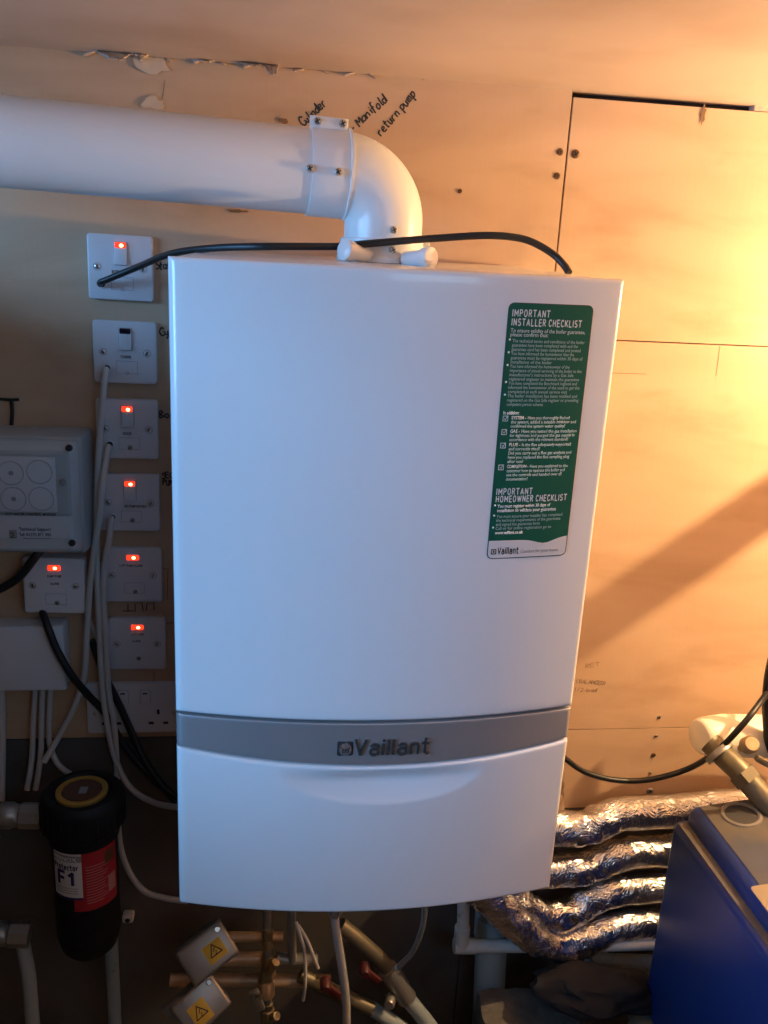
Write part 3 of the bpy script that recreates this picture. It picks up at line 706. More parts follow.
# ------------------------------------------------------------------ switches
def switch(x, z, rot, label, rocker=True, lit=True, cable_hole=False, texts=(), fuse=True, box=0., centre_screw=False, group='fused switches on the plywood wall'):
    root = thing('fused_switch', label, 'switch', W(x, 0, z), group)
    root.rotation_euler = (0, -rot, 0)
    Mf = frame((0, -1, 0), (1, 0, 0)).to_4x4()          # local X right, local Y up, local Z to the viewer
    def LM(px, py, d): return Matrix.Translation((0, 0, 0)) @ Mf @ Matrix.Translation((px, py, d))
    if box:
        bb = MB().rounded(LM(0, -.001, .0005), .083, .083, box, .005, .001); obj('back_box', bb, 'plate', root, True)
    d0 = box
    obj('plate', MB().rounded(LM(0, 0, d0+.0005), .086, .086, .0088, .0045, .0022), 'plate', root, True)
    d = d0+.0093
    ny = .027 if rocker else .0265
    if rocker:
        fr = obj('rocker_frame', MB().rounded(LM(.001, .0185, d-.0006), .0185, .031, .0009, .002, .0003), 'groove', root, True)
        b = MB(); o = bmesh.new(); w, h = .0168, .0292
        pts = [(-w/2, -h/2, 0), (w/2, -h/2, 0), (w/2, h/2, 0), (-w/2, h/2, 0), (-w/2, -h/2, .0052), (w/2, -h/2, .0052), (w/2, h/2, .0022), (-w/2, h/2, .0022)]
        vv = [o.verts.new(p) for p in pts]
        for f in ((3, 2, 1, 0), (4, 5, 6, 7), (0, 1, 5, 4), (1, 2, 6, 5), (2, 3, 7, 6), (3, 0, 4, 7)): o.faces.new([vv[k] for k in f])
        bmesh.ops.bevel(o, geom=o.edges[:], offset=.0008, segments=2, profile=.5, affect='EDGES')
        b._join(o, LM(.001, .0185, d-.0002)); obj('rocker', b, 'plate', root, True)
    nz = d+(.0022 if rocker else 0)
    ln = obj('neon', MB().rounded(LM(.001, .0295 if rocker else .028, nz-.0008), .0150 if rocker else .0180, .0074 if rocker else .0080, .0022, .0016, .0008), 'neon' if lit else 'darklens', root, True)
    if lit: obj('neon_glow', MB().lathe([(0, .0012), (.0016, .0010), (.0024, .0003), (.0024, 0), (0, 0)], LM(.0025, .0290 if rocker else .028, nz+.0012) @ Matrix.Diagonal((1.15, 1, 1, 1)), 16), 'neon_core', ln, True)
    for sx in (-1, 1):
        M4 = LM(sx*.03015, 0, d-.0002)
        b = MB().lathe([(0, .0006), (.0030, .0006), (.0038, 0), (.0046, -.0002), (.0046, -.002), (0, -.002)], M4, 20)
        s = obj('screw', b, 'steel', root, True)
        c = MB(); c.box((0, 0, 0), (.0062, .0011, .0004)); c.bm.transform(LM(sx*.03015, 0, d+.0006) @ Matrix.Rotation(.9*sx+x*9, 4, 'Z'))
        obj('drive_slot', c, 'slot', s, True)
        ring = MB().lathe([(.0046, .0004), (.0054, .0004), (.0054, -.001)], M4, 20); obj('screw_recess', ring, 'groove', root, True)
    if fuse:
        f = MB()
        w, h, t = .0290, .0170, .0005; cx, cy = .0025, -.0205
        for a, c_, ww, hh in ((0, h/2, w, t), (0, -h/2, w, t), (-w/2, 0, t, h), (w/2, 0, t, h)): f.box((0, 0, 0), (ww, hh, .0006)); [setattr(v, 'co', LM(cx+a, cy+c_, d) @ v.co) for v in f.bm.verts[-8:]]
        obj('fuse_holder', f, 'groove', root, True)
        if centre_screw or rocker is False: screw_at(root, LM(cx+.001, cy-.006, d))
        else:
            nt = MB().lathe([(.0016, .0003), (.0024, .0003), (.0024, -.0005)], LM(cx, cy-.0078, d), 14); obj('fuse_notch', nt, 'groove', root, True)
    if cable_hole:
        hole = MB().lathe([(0, .0004), (.0042, .0004), (.0042, -.001)], LM(-.0245, -.0225, d), 20); ho = obj('cord_outlet', hole, 'slot', root, True)
        rg = MB().lathe([(.0042, 0), (.0044, .0014), (.0058, .0010), (.0060, 0)], LM(-.0245, -.0225, d), 20); obj('cord_grommet', rg, 'plate', ho, True)
    for body, px, py, sz, w in texts:
        mp = LM(px, py, d+.0002)
        if px > -.02 and rocker and sz > .004:
            pass
        obj('printing', text_mesh(body, sz, 'printgrey', lambda a, c, e: (mp @ Vector((a, c, e))), .0002, bold=.00012, fit_w=w, align='CENTER', name='printing', res=2), None, root, True)
    return root
def screw_at(root, M4):
    b = MB().lathe([(0, .0006), (.0028, .0006), (.0036, 0), (.0036, -.001), (0, -.001)], M4, 18); s = obj('screw', b, 'greymetal', root, True)
    c = MB(); c.box((0, 0, 0), (.005, .0009, .0004)); c.bm.transform(M4 @ Matrix.Translation((0, 0, .0006)) @ Matrix.Rotation(.6, 4, 'Z')); obj('drive_slot', c, 'slot', s, True)
switch(-.3309, -.0221, -.0095, 'lit white fused switch with black cable, topmost in the column', cable_hole=True, texts=(('BOILER', -.004, -.0075, .0062, .015),))
switch(-.3284, -.1358, -.0100, 'white fused switch with dark unlit neon and white cable', lit=False, cable_hole=True, texts=(('CYLINDER', .001, -.0078, .0056, .015),))
switch(-.3287, -.2443, -.0043, 'lit white fused switch with rocker, directly under the unlit switch', cable_hole=True, centre_screw=True, texts=(('BOILER', .0, -.0078, .0056, .012),))
switch(-.3286, -.3535, -.0093, 'lit white rocker switch printed with one long line, beside grey box lower edge', cable_hole=True, centre_screw=True, texts=(('SEC PUMP RETURN', .008, -.0065, .0052, .031),))
switch(-.3277, -.4660, -.0041, 'lit white spur plate without rocker and with one line of print', rocker=False, texts=(('LOFT PUMP ALARM', -.002, .0135, .0056, .033),))
switch(-.4362, -.4752, -.0194, 'lit white spur plate standing alone left of the column, under grey box', rocker=False, box=.022, texts=(('SUMP PUMP', .001, .0135, .0052, .0205), ('ALARM', .001, .002, .0052, .0125)))
switch(-.3241, -.5785, -.0044, 'lit white spur plate with two lines of print, just above double socket', rocker=False, fuse=False, centre_screw=True, texts=(('LOFT PUMP', .001, .0145, .0052, .019), ('ALARM', -.001, .0035, .0052, .0125)))
# its single lower screw
sx = bpy.data.objects[[o.name for o in COL.objects if o.name.startswith('fused_switch')][-1]]
screw_at(sx, frame((0, -1, 0), (1, 0, 0)).to_4x4() @ Matrix.Translation((.002, -.024, .0093)))

# double socket
so = thing('double_socket', 'white double power socket half hidden behind boiler edge', 'socket', W(-.331, 0, -.689))
Mf = frame((0, -1, 0), (1, 0, 0)).to_4x4()
def SM(px, py, d): return Matrix.Translation(W(-.331, 0, -.689)) @ Mf @ Matrix.Translation((px, py, d))
obj('plate', MB().rounded(SM(0, 0, .0005), .146, .086, .0088, .0045, .0022), 'plate', so)
for sxn in (-1, 1):
    for px, py, w, h in ((sxn*.036, -.006, .0042, .0085), (sxn*.036-.0111, -.0255, .0075, .0042), (sxn*.036+.0111, -.0255, .0075, .0042)):
        obj('pin_slot', MB().box(SM(px, py, .0091).translation, (w, .0008, h)), 'slot', so)
    cxr = sxn*.017
    obj('rocker_frame', MB().rounded(SM(cxr, .020, .0088), .0165, .025, .0009, .002, .0003), 'groove', so)
    rk = obj('rocker', MB().rounded(SM(cxr, .020, .0092), .0150, .0235, .0028, .0015, .001), 'plate', so)
    obj('on_mark', MB().box(SM(cxr, .0275, .0121).translation, (.007, .0005, .0025)), 'redhandle', rk)
    b = MB().lathe([(0, .0006), (.0030, .0006), (.0038, 0), (.0046, -.0002), (.0046, -.002), (0, -.002)], SM(sxn*.0602, -.008, .0092), 20); obj('screw', b, 'steel', so)

# ------------------------------------------------------------------ grey control box
cb = thing('control_box', 'grey electrical enclosure with four round marks on its pale panel', 'control box', W(-.50, 0, -.42))
bx1 = -.378; bz1, bz0 = -.243, -.418
obj('base', MB().frustum(-.66, bx1, bz0+Z0, bz1+Z0, -.0005, -.062, .004, .006), 'greybox', cb)
lid = obj('lid', MB().frustum(-.652, bx1-.006, bz0+.007+Z0, bz1-.006+Z0, -.0625, -.088, .009, .006), 'greylid', cb)
xr, zt_, zb_ = at(70.5, 480, -.092).x, at(30, 451, -.092).z, at(30, 517, -.092).z
obj('lid_panel', MB().frustum(-.64, xr, zb_, zt_, -.0875, -.092, .003, .002), 'greybox', lid)
xr, zt_, zb_ = at(56, 485, -.0957).x, at(30, 457, -.0957).z, at(30, 512, -.0957).z
pn = obj('face_panel', MB().box(((-.64+xr)/2, -.0940, (zt_+zb_)/2), (xr+.64, .0034, zt_-zb_), .0012), 'sticker', lid)
def onbox(u, v, D=-.0958): return at(u, v, D)
for u, v in ((11, 473), (39.5, 472), (13.5, 499), (41.5, 499)):
    c = onbox(u, v); c.y = -.0958
    rg = MB().lathe([(.0155, 0), (.0155, .0006), (.0165, .0006), (.0165, 0)], TM(c, FRONT), 40)
    r_ = obj('round_mark', rg, 'groove', pn)
    if u < 20: obj('mark_dot', MB().lathe([(0, .0005), (.0032, .0005), (.0032, 0)], TM(c, FRONT), 16), 'greyink', r_)
for u, v in ((69, 448), (72, 543)):
    c = at(u, v, -.0885); obj('lid_screw', MB().lathe([(.0, .0008), (.0030, .0008), (.0036, .0015), (.0046, .0012), (.0048, -.001), (0, -.001)], TM(c, FRONT), 20), 'slot', lid)
c = at(63, 482, -.0935); obj('latch', MB().lathe([(0, .003), (.0035, .003), (.0045, .001), (.0045, -.001)], TM(c, FRONT), 18), 'greyink', lid)
st = at(34, 527, -.0895); obj('support_sticker', MB().box((st.x-.01, -.0890, st.z+.001), (.115, .0006, .034), .0002, 1), 'sticker', lid)
def flat_text(body, u, v, D, size, w, m, parent, bold=.0001, align='LEFT', shear=0):
    p = at(u, v, D); obj('printing', text_mesh(body, size, m, plane_map(p, (1, 0, 0), (0, 0, 1)), .0002, bold=bold, fit_w=w, align=align, shear=shear, res=2), None, parent)
flat_text('HOT WATER CONTROL MODULE', 5, 515.2, -.0924, .0052, .066, 'ink', lid, shear=.2)
flat_text('Technical Support', 19, 530.5, -.0896, .0066, .042, 'printgrey', lid)
flat_text('Tel: 01270 871 900', 19, 536, -.0896, .0066, .042, 'printgrey', lid)
obj('print_line', MB().box(at(37, 538.5, -.0895), (.036, .0004, .0006)), 'printgrey', lid)
for u, v, w, h in ((13, 534, .010, .012), ):
    obj('print_emblem', MB().box(at(u, v, -.0895), (w, .0004, h)), 'stickerdark', lid)
flat_text('2', 9.5, 538, -.0899, .012, .007, 'printgrey', lid)

# white junction box below it
jb = thing('junction_box', 'plain white junction box with three white cables beneath', 'junction box', W(-.5, 0, -.64))
obj('base', MB().frustum(-.61, -.4255, -.6400+Z0, -.5370+Z0, -.0005, -.030, .002, .003), 'plate', jb)
obj('lid', MB().frustum(-.612, -.424, -.6420+Z0, -.5355+Z0, -.0305, -.040, .002, .003), 'plate', jb)
for i, (u, u2, lab_) in enumerate(((35.5, 33, 'leftmost of three white cables dropping from junction box'), (43, 41.5, 'middle of three white cables dropping from junction box'), (51, 49, 'rightmost of three white cables dropping from junction box'))):
    end = [(u2-1, 757, -.016), (u2-6, 790, -.03)] if i < 2 else [(50, 745, -.016), (58, 764, -.02), (70, 774, -.03)]
    cable('white_cable', [(u, 676, -.014), (u-1, 700, -.014), (u2, 725, -.014)] + end, .0044, 'whitecable', lab_, group='cables below the junction box')
cable('conduit', [(1, 676, -.02), (2, 740, -.02), (1, 800, -.03)], .006, 'whitecable', 'white conduit at the photo edge under junction box', 'conduit')

# white cables from the switches
G = 'white cables from the switches'
cable('white_cable', [(106, 370, -.012), (106, 371.5, -.020), (104, 385, -.028), (101, 420, -.026), (98.5, 460, -.026), (97, 505, -.026), (96.5, 555, -.026), (99, 620, -.026), (101, 668, -.026), (105, 710, -.026), (114, 755, -.03), (130, 787, -.04), (155, 803, -.06), (185, 808, -.09)], .0047, 'whitecable', 'white cable leaving the unlit switch and curving behind boiler side', 'cable', G)
cable('white_cable', [(108.5, 447, -.012), (108, 449, -.020), (106, 462, -.026), (102, 488, -.036), (100, 512, -.036), (95, 545, -.034), (90, 585, -.03), (87, 630, -.03), (84, 676, -.03), (73, 710, -.03), (58, 738, -.03), (44, 762, -.04)], .0047, 'whitecable', 'white cable swinging left below the column from switch under unlit one', 'cable', G)
cable('white_cable', [(111.5, 519, -.012), (111, 521, -.020), (109, 540, -.026), (104.5, 565, -.026), (103.5, 600, -.026), (106, 640, -.026), (108.5, 690, -.026), (113.5, 720, -.028), (116.5, 760, -.03), (118.5, 830, -.05), (126, 865, -.06), (143, 890, -.075), (165, 898, -.09), (188, 901, -.10)], .0047, 'whitecable', 'white cable hanging lowest, from long-print rocker switch to boiler corner', 'cable', G)
cable('grey_cable', [(80, 602, -.006), (90, 622, -.010), (98, 640, -.012), (106, 660, -.012)], .0035, 'whitecable', 'short thin pale cable between the lone plate and column', 'cable')
cable('black_flex', [(40, 605, -.008), (43, 613, -.030), (49, 630, -.049), (58, 652, -.050), (73, 677, -.048), (90, 697, -.022), (104, 712, -.017), (122, 742, -.020), (140, 765, -.03), (160, 785, -.05), (188, 806, -.08)], .0056, 'blackcable', 'black flex falling diagonally from lone plate past junction box corner', 'cable')
cable('black_flex', [(92, 640, -.012), (103, 672, -.016), (112, 690, -.016), (124, 715, -.016), (136, 742, -.02), (152, 772, -.04), (186, 815, -.08)], .0056, 'blackcable', 'black flex passing under the two-line plate across double socket', 'cable')
cable('black_flex', [(46, 544, -.030), (36, 556, -.045), (20, 576, -.045), (0, 589, -.045), (-30, 600, -.045)], .0062, 'blackcable', 'black flex arching left below the grey control box', 'cable')
cable('black_wire', [(-12, 398, -.003), (6, 399.5, -.003), (12, 399.8, -.003), (19, 399.5, -.003)], .0022, 'blackcable', 'short black wire lying level above grey control box', 'wire')
cable('black_wire', [(11.5, 401, -.003), (12.3, 412, -.003), (11.5, 426, -.003), (11.2, 432, -.003)], .0026, 'blackcable', 'short black wire rising upright from grey control box', 'wire')

# ------------------------------------------------------------------ magnetic filter
fc = at(82, 790, -.155); FX = fc.x; FYY = -.155; FT = fc.z
flt = thing('inhibitor_filter', 'black dosing filter canister with gold ring cap and red label', 'filter', (FX, FYY, FT-.27))
def fM(dz): return TM((FX, FYY, FT+dz), (0, 0, 1), (1, 0, 0))
RB = .0455
obj('body', MB().lathe([(0, -.27), (.030, -.27), (.040, -.258), (RB, -.235), (RB, -.064), (0, -.07)], fM(0), 48), 'blackplastic', flt)
cap = MB().lathe([(0, -.004), (.040, -.004), (.043, 0), (.051, 0), (.0565, -.006), (.0575, -.014), (.0575, -.046), (.055, -.052), (.050, -.056), (.049, -.070), (0, -.070)], fM(0), 60)
for k in range(30):
    a = 2*PI*k/30; cap.box((FX+.0575*math.cos(a), FYY+.0575*math.sin(a), FT-.032), (.002, .004, .034), .0006, 1, Matrix.Rotation(a, 3, 'Z'))
cp_ = obj('cap', cap, 'blackplastic', flt)
em = obj('cap_emblem', MB().lathe([(0, .0003), (.026, .0003), (.026, -.004), (0, -.004)], fM(0), 40), 'amber', cp_)
obj('cap_ring', MB().lathe([(.0275, .0002), (.0285, .0008), (.0345, .0008), (.0355, .0002), (.0355, -.004), (.0275, -.004)], fM(0), 48), 'gold', cp_)
obj('emblem_mark', MB().box((FX+.002, FYY-.001, FT+.0006), (.011, .016, .0008), .0003, 1), 'greyink', em)
def cyl_patch(a0, a1, z0, z1, lift, m, name, par):
    return obj(name, MB().lathe([(RB-.001, z0), (RB+lift, z0), (RB+lift, z1), (RB-.001, z1)], fM(0), 24, math.radians(a0), math.radians(a1)), m, par)
rd = cyl_patch(-100, -14, -.168, -.0715, .0006, 'red', 'red_label', flt)
wl = cyl_patch(-140, -84, -.147, -.0715, .0012, 'labelwhite', 'white_label', flt)
cyl_patch(-140, -84, -.0850, -.0750, .0016, 'greyink', 'label_stripe', wl)
cyl_patch(-140, -84, -.1475, -.144, .0016, 'navy', 'label_stripe', wl)
def cmap(a0, z0, lift=.0017):
    return lambda x, y, l: Vector((FX + (RB+lift+l)*math.cos(math.radians(a0)+x/RB), FYY + (RB+lift+l)*math.sin(math.radians(a0)+x/RB), FT+z0+y))
def ctext(b_, a0, z0, size, w, m, par, bold=.0003): obj('label_print', text_mesh(b_, size, m, cmap(a0, z0), .0002, bold=bold, fit_w=w, res=2), None, par)
ctext('FERNOX', -137, -.0835, .0085, .036, 'labelwhite', wl)
obj('label_print', block_mesh('Protector', .0080, .0017, 'navy', cmap(-136, -.0980), .0002, fit_w=.036, gap=.12), None, wl)
obj('label_print', block_mesh('F1', .0210, .0046, 'navy', cmap(-127, -.1235), .0002, fit_w=.0215, gap=.2), None, wl)
for k in range(3): cyl_patch(-134, -92, -.1295-.004*k, -.1285-.004*k, .0015, 'greyink', 'print_line', wl)
for k in range(14): cyl_patch(-78, -42+6*math.sin(k*2.3), -.0960-.0046*k, -.0950-.0046*k, .0009, 'redprint', 'print_line', rd)
cyl_patch(-44, -22, -.100, -.080, .0009, 'amber', 'print_block', rd); cyl_patch(-38, -20, -.150, -.122, .0009, 'redprint', 'print_block', rd)
# unions on its left
for v, u1, lab_, k in ((815, 40, 'upper grey metal pipe union entering the black filter from left', 0), (934, 28, 'lower grey metal pipe union entering the black filter from left', 1)):
    a, b2 = at(-60, v-1, -.15), at(u1+6, v+1, -.15); ax = (b2-a)
    t = thing('pipe_union', lab_, 'pipe fitting', b2, 'pipe unions beside the filter')
    obj('pipe', MB().tube([a, b2 - ax.normalized()*.03], .013, 20), 'greymetal', t)
    o = b2 - ax.normalized()*.066
    obj('nut', MB().lathe([(0, 0), (.0165, 0), (.019, .004), (.019, .02), (.0165, .024), (.0165, .030), (.0185, .032), (.0185, .060), (0, .060)], TM(o, ax), 8), 'greymetal', t)
tag(obj('drop_pipe', MB().tube(pix([(20, 928, -.15), (24, 950, -.15), (29, 980, -.15), (34, 1040, -.15)]), .0105, 18), 'pvcgrey'), 'pale grey pipe dropping under the lower filter union', 'pipe')
tag(obj('drop_pipe', MB().tube(pix([(109, 880, -.085), (112, 960, -.085), (114, 1000, -.09), (116, 1050, -.10)]), .0105, 18), 'pvcgrey'), 'pale grey pipe rising right behind the black filter', 'pipe')
c = at(128, 918, -.015)
cl_ = thing('pipe_clip', 'small white square clip with screw between filter and boiler corner', 'clip', c)
obj('clip_body', MB().box(c + Vector((0, .004, 0)), (.018, .020, .013), .003), 'pvc', cl_); screw(cl_, c + Vector((0, -.006, 0)), r=.004, m='slot')

# ------------------------------------------------------------------ pipework under the boiler
def pipe(name, L, r, m, label, cat='pipe', group=None, seg=20, n=6):
    return tag(obj(name, MB().tube(pix(L, n), r, seg), m), label, cat, group)
GP = 'copper pipes below the boiler'
pipe('copper_pipe', [(196, 937, -.10), (240, 937, -.10), (283, 937, -.10)], .0085, 'copper', 'uppermost level copper pipe under boiler, with rounded end', group=GP)
tag(bpy.data.objects['copper_pipe'], 'uppermost level copper pipe under boiler, ending in rounded cap', 'pipe', GP)
pipe('copper_pipe', [(185, 958.5, -.11), (262, 958.5, -.11)], .0112, 'copper', 'middle level copper pipe behind the upper warning box', group=GP)
pipe('copper_pipe', [(170, 980, -.12), (240, 980, -.12), (330, 981, -.12)], .0105, 'copper', 'lowest level copper pipe behind the two warning boxes', group=GP)
# vertical valve train
vt = thing('valve_train', 'upright brass valve and pipe hanging beneath boiler left of steel hose', 'valve', at(267, 1040, -.135))
def V2(u, v, Y=-.135): return at(u, v, Y)
obj('riser', MB().tube([V2(267, 880), V2(268, 1060)], .0065, 18), 'greymetal', vt)
ax = V2(267, 900)-V2(268, 1060)
def fitting(v, prof, m, seg=24, u=267.5, nm='fitting', Y=-.135): return obj(nm, MB().lathe(prof, TM(V2(u, v, Y), -ax), seg), m, vt)
fitting(928, [(0, 0), (.0088, 0), (.0088, .016), (.0072, .020), (.0088, .024), (.0088, .036), (0, .036)], 'brass')
fitting(956, [(0, 0), (.0085, 0), (.0085, .016), (0, .016)], 'brass')
fitting(968, [(0, 0), (.0105, 0), (.013, .003), (.013, .017), (.0105, .020), (0, .020)], 'brass', 6, nm='nut')
fitting(980, [(0, 0), (.0095, 0), (.0115, .006), (.0115, .028), (.0085, .034), (0, .034)], 'copper')
fitting(1003, [(0, 0), (.0095, 0), (.0095, .010), (.0115, .012), (.0115, .034), (.009, .040), (0, .040)], 'brass', 8, nm='nut')
obj('lever', MB().box(V2(257, 1000, -.15), (.016, .010, .040), .003, 2, Matrix.Rotation(-.3, 3, 'Y')), 'greymetal', vt)
obj('lever_nut', MB().lathe([(0, .006), (.005, .006), (.006, 0), (0, 0)], TM(V2(259, 996, -.156), FRONT), 6), 'steel', vt)
obj('side_port', MB().tube([V2(262, 982), V2(276, 962, -.15)], .0065, 14), 'brass', vt)
obj('drain_port', MB().tube([V2(268, 1018), V2(277, 1016, -.15)], .0065, 14), 'brass', vt)
pipe('grey_pipe', [(291.5, 885, -.13), (292, 930, -.13), (292.5, 962, -.13)], .0068, 'greymetal', 'grey upright pipe beside the brass valve, under the boiler')
tag(obj('pipe_tee', MB().tube(pix([(276, 958, -.125), (292, 960, -.125), (318, 958, -.125)]), .0100, 18), 'greymetal'), 'grey pipe tee crossing the foot of grey upright pipe', 'pipe fitting')
cable('thin_wire', [(296, 922, -.14), (301, 938, -.15), (305, 955, -.15), (305, 985, -.15), (303, 1000, -.14)], .0028, 'whitecable', 'thin grey wire hanging straighter below boiler, left of steel hose', 'wire', 'wires below the boiler')
cable('thin_wire', [(298, 925, -.14), (307, 940, -.15), (313, 955, -.15), (318, 968, -.14)], .0028, 'whitecable', 'thin grey wire slanting right below boiler, next to steel hose', 'wire', 'wires below the boiler')
# braided filling hose
hs = thing('braided_hose', 'shiny braided steel hose hanging below the boiler middle', 'hose', at(347, 1045, -.2))
obj('hose', MB().tube(pix([(334, 912, -.19), (337, 935, -.195), (341, 960, -.20), (345, 990, -.20), (346.5, 1015, -.20), (346, 1050, -.20)]), .0066, 18), 'hose', hs)
p0 = at(335, 905, -.19); obj('hose_nut', MB().lathe([(0, 0), (.009, 0), (.0105, .004), (.0105, .016), (.008, .02), (0, .02)], TM(p0, (0, 0, -1)), 6), 'greymetal', hs)
# condensate tube and slanting pipes
tag(obj('clear_tube', MB().tube(pix([(424.5, 900, -.16), (424, 918, -.16), (419, 938, -.16), (410, 955, -.155), (396, 969, -.15)]), .0045, 16), 'clear'), 'clear plastic tube curving down from the boiler underside', 'tube')
sp = thing('slanting_pipe', 'lagged grey pipe slanting down right with white lower end', 'pipe', at(430, 1040, -.13))
obj('upper_length', MB().tube(pix([(340, 925, -.12), (362, 943, -.125), (384, 964, -.13), (404, 993, -.13)]), .0125, 20), 'olive', sp)
obj('coupling', MB().tube(pix([(387, 968, -.132), (396, 981, -.132), (407, 998, -.132)]), .0165, 20), 'greymetal', sp)
obj('white_length', MB().tube(pix([(407, 998, -.13), (418, 1011, -.13), (440, 1040, -.13)]), .0128, 20), 'pvcgrey', sp)
obj('plug', MB().lathe([(0, .012), (.007, .012), (.009, .009), (.009, -.01), (0, -.01)], TM(at(390, 1001, -.15), (-.3, -1, .2)), 16), 'greymetal', sp)
sp2 = thing('slanting_pipe', 'second slanting pipe, below and left of the lagged one', 'pipe', at(400, 1045, -.14))
obj('upper_length', MB().tube(pix([(300, 975, -.125), (335, 992, -.135), (372, 1009, -.14)]), .0115, 20), 'olive', sp2)
obj('white_length', MB().tube(pix([(371, 1008, -.14), (396, 1024, -.14), (420, 1042, -.14)]), .0115, 20), 'pvcgrey', sp2)
def valve_handle(u, v, Y, ang, lab_):
    t = thing('lever_valve', lab_, 'valve', at(u, v, Y), 'red valve handles below the boiler')
    R3 = Matrix.Rotation(ang, 3, 'Y'); c = at(u, v, Y)
    obj('lever', MB().box(c, (.038, .007, .014), .003, 2, R3), 'redhandle', t)
    obj('hub', MB().lathe([(0, .008), (.006, .008), (.009, .003), (.009, -.012), (0, -.012)], TM(c + R3 @ Vector((-.014, 0, 0)), FRONT), 16), 'redhandle', t)
valve_handle(332, 991, -.165, .75, 'dull red valve handle just left of the steel hose')
valve_handle(371, 976, -.155, .75, 'dull red valve handle on the lagged slanting pipe')

# motorised valve heads with warning labels
def valve_head(c, zdir, xdir, w, h, d, lab_, lw, lh, lx, ly):
    t = thing('motorised_valve', lab_, 'valve', c, 'motorised valve heads')
    M4 = TM(c, zdir, xdir)
    b = MB(); o = bmesh.new(); bmesh.ops.create_cube(o, size=1)
    for v in o.verts: v.co = Vector((v.co.x*w, v.co.y*h, v.co.z*d))
    bmesh.ops.bevel(o, geom=o.edges[:], offset=.006, segments=3, profile=.5, affect='EDGES'); b._join(o, M4)
    obj('cover', b, 'valvebox', t)
    b = MB().box((0, 0, 0), (w*.9, h*.9, .012), .003); b.bm.transform(M4 @ Matrix.Translation((0, 0, -d/2-.005))); obj('base_plate', b, 'brass', t)
    b = MB().lathe([(0, 0), (.014, 0), (.014, .03), (0, .03)], M4 @ Matrix.Translation((0, 0, -d/2-.04)), 18); obj('spindle', b, 'brass', t)
    b = MB().rounded(M4 @ Matrix.Translation((lx, ly, d/2)), lw, lh, .0004, .001, .0001); lb_ = obj('warning_label', b, 'yellow', t); lb_['label'] = 'yellow warning label'
    T = M4 @ Matrix.Translation((lx, ly, d/2+.0005)); s = min(lw, lh)*.40; b = MB()
    tri = [Vector((s*math.cos(a), s*math.sin(a), 0)) for a in (PI/2, PI/2+2*PI/3, PI/2+4*PI/3)]
    b.tube([T @ p for p in (tri[0], tri[1])], .0008, 6).tube([T @ p for p in (tri[1], tri[2])], .0008, 6).tube([T @ p for p in (tri[2], tri[0])], .0008, 6)
    b.tube([T @ Vector(p) for p in ((.002, .005, 0), (-.002, .0005, 0), (.002, -.0005, 0), (-.001, -.005, 0))], .0007, 6)
    obj('warning_symbol', b, 'ink', lb_)
    b = MB().lathe([(0, .002), (.0035, .002), (.0045, 0), (0, 0)], M4 @ Matrix.Translation((w*.36, h*.32, d/2)), 16); obj('cover_screw', b, 'steel', t)
    return t
hA = at(207, 951, -.175)
ex = (at(226, 937, -.175)-at(189, 963, -.175)).normalized()
valve_head(hA, (.10, -.80, .60), ex, .078, .058, .052, 'upper grey valve head with yellow warning label, tilted under boiler', .030, .027, .010, -.004)
hB = at(200, 1003, -.20)
valve_head(hB, (.15, -.80, .58), (at(220, 985, -.2)-at(184, 1012, -.2)).normalized(), .074, .058, .052, 'lower grey valve head with yellow warning label, at bottom edge', .028, .032, -.006, -.006)
tag(obj('metal_bracket', MB().box(at(175, 1006, -.215), (.034, .012, .018), .003, 2, Matrix.Rotation(-.5, 3, 'Y')), 'valvebox'), 'small bright metal bracket left of the lower valve head', 'bracket')

# ------------------------------------------------------------------ foil-lagged pipes
def foil(L, r0, seed, lab_):
    XC = at(603-8*seed, 840, -.07).x            # the crumpled joint
    P = pix(L, 14); n = len(P); off = Vector((seed*3.7, seed, 0))
    b = MB(); seg = 40; bm = b.bm; rings = []; up = None
    # resample finely
    Q = []
    for i in range(n-1):
        for k in range(2): Q.append(P[i].lerp(P[i+1], k/2))
    Q.append(P[-1]); n = len(Q)
    for i, p in enumerate(Q):
        t = (Q[min(i+1, n-1)]-Q[max(i-1, 0)]).normalized()
        if up is None: up = Vector((0, 0, 1))
        a = (up - t*up.dot(t)).normalized(); up = a; c = t.cross(a); ring = []
        for k in range(seg):
            th = 2*PI*k/seg; d = a*math.cos(th)+c*math.sin(th); q = p+d*r0
            k2 = max(0, min(1, .22 + 1.5*max(0, 1-abs(p.x-XC)/.055) + .8*max(0, noise.noise((p+off)*14)) + (.55 if seed > 2 and p.x < XC-.03 else 0)))
            w = noise.noise((q+off)*22)*.0022 + k2*(noise.noise((q+off)*45)*.004 + (noise.ridged_multi_fractal((q+off)*50, 1, 2, 2, 1, 2)-1)*.0022)
            ring.append(bm.verts.new(p + d*(r0+w)))
        rings.append(ring)
    for A, B in zip(rings, rings[1:]):
        for k in range(seg): bm.faces.new((A[k], B[k], B[(k+1) % seg], A[(k+1) % seg]))
    bm.faces.new(rings[0]); bm.faces.new(rings[-1][::-1])
    return tag(obj('foil_pipe', b, 'foil', smooth=60), lab_, 'pipe', 'foil-wrapped pipes right of the boiler')
foil([(505, 833, -.062), (548, 829, -.062), (585, 828, -.062), (600, 821, -.058), (620, 814, -.052), (660, 812, -.048), (720, 806, -.048), (800, 800, -.048)], .0285, 1, 'topmost foil-wrapped pipe right of boiler, lit along its top')
foil([(505, 874, -.068), (548, 871, -.068), (588, 868, -.068), (605, 860, -.064), (625, 853, -.060), (670, 850, -.056), (760, 846, -.056)], .0275, 2, 'second foil-wrapped pipe from top, right of boiler')
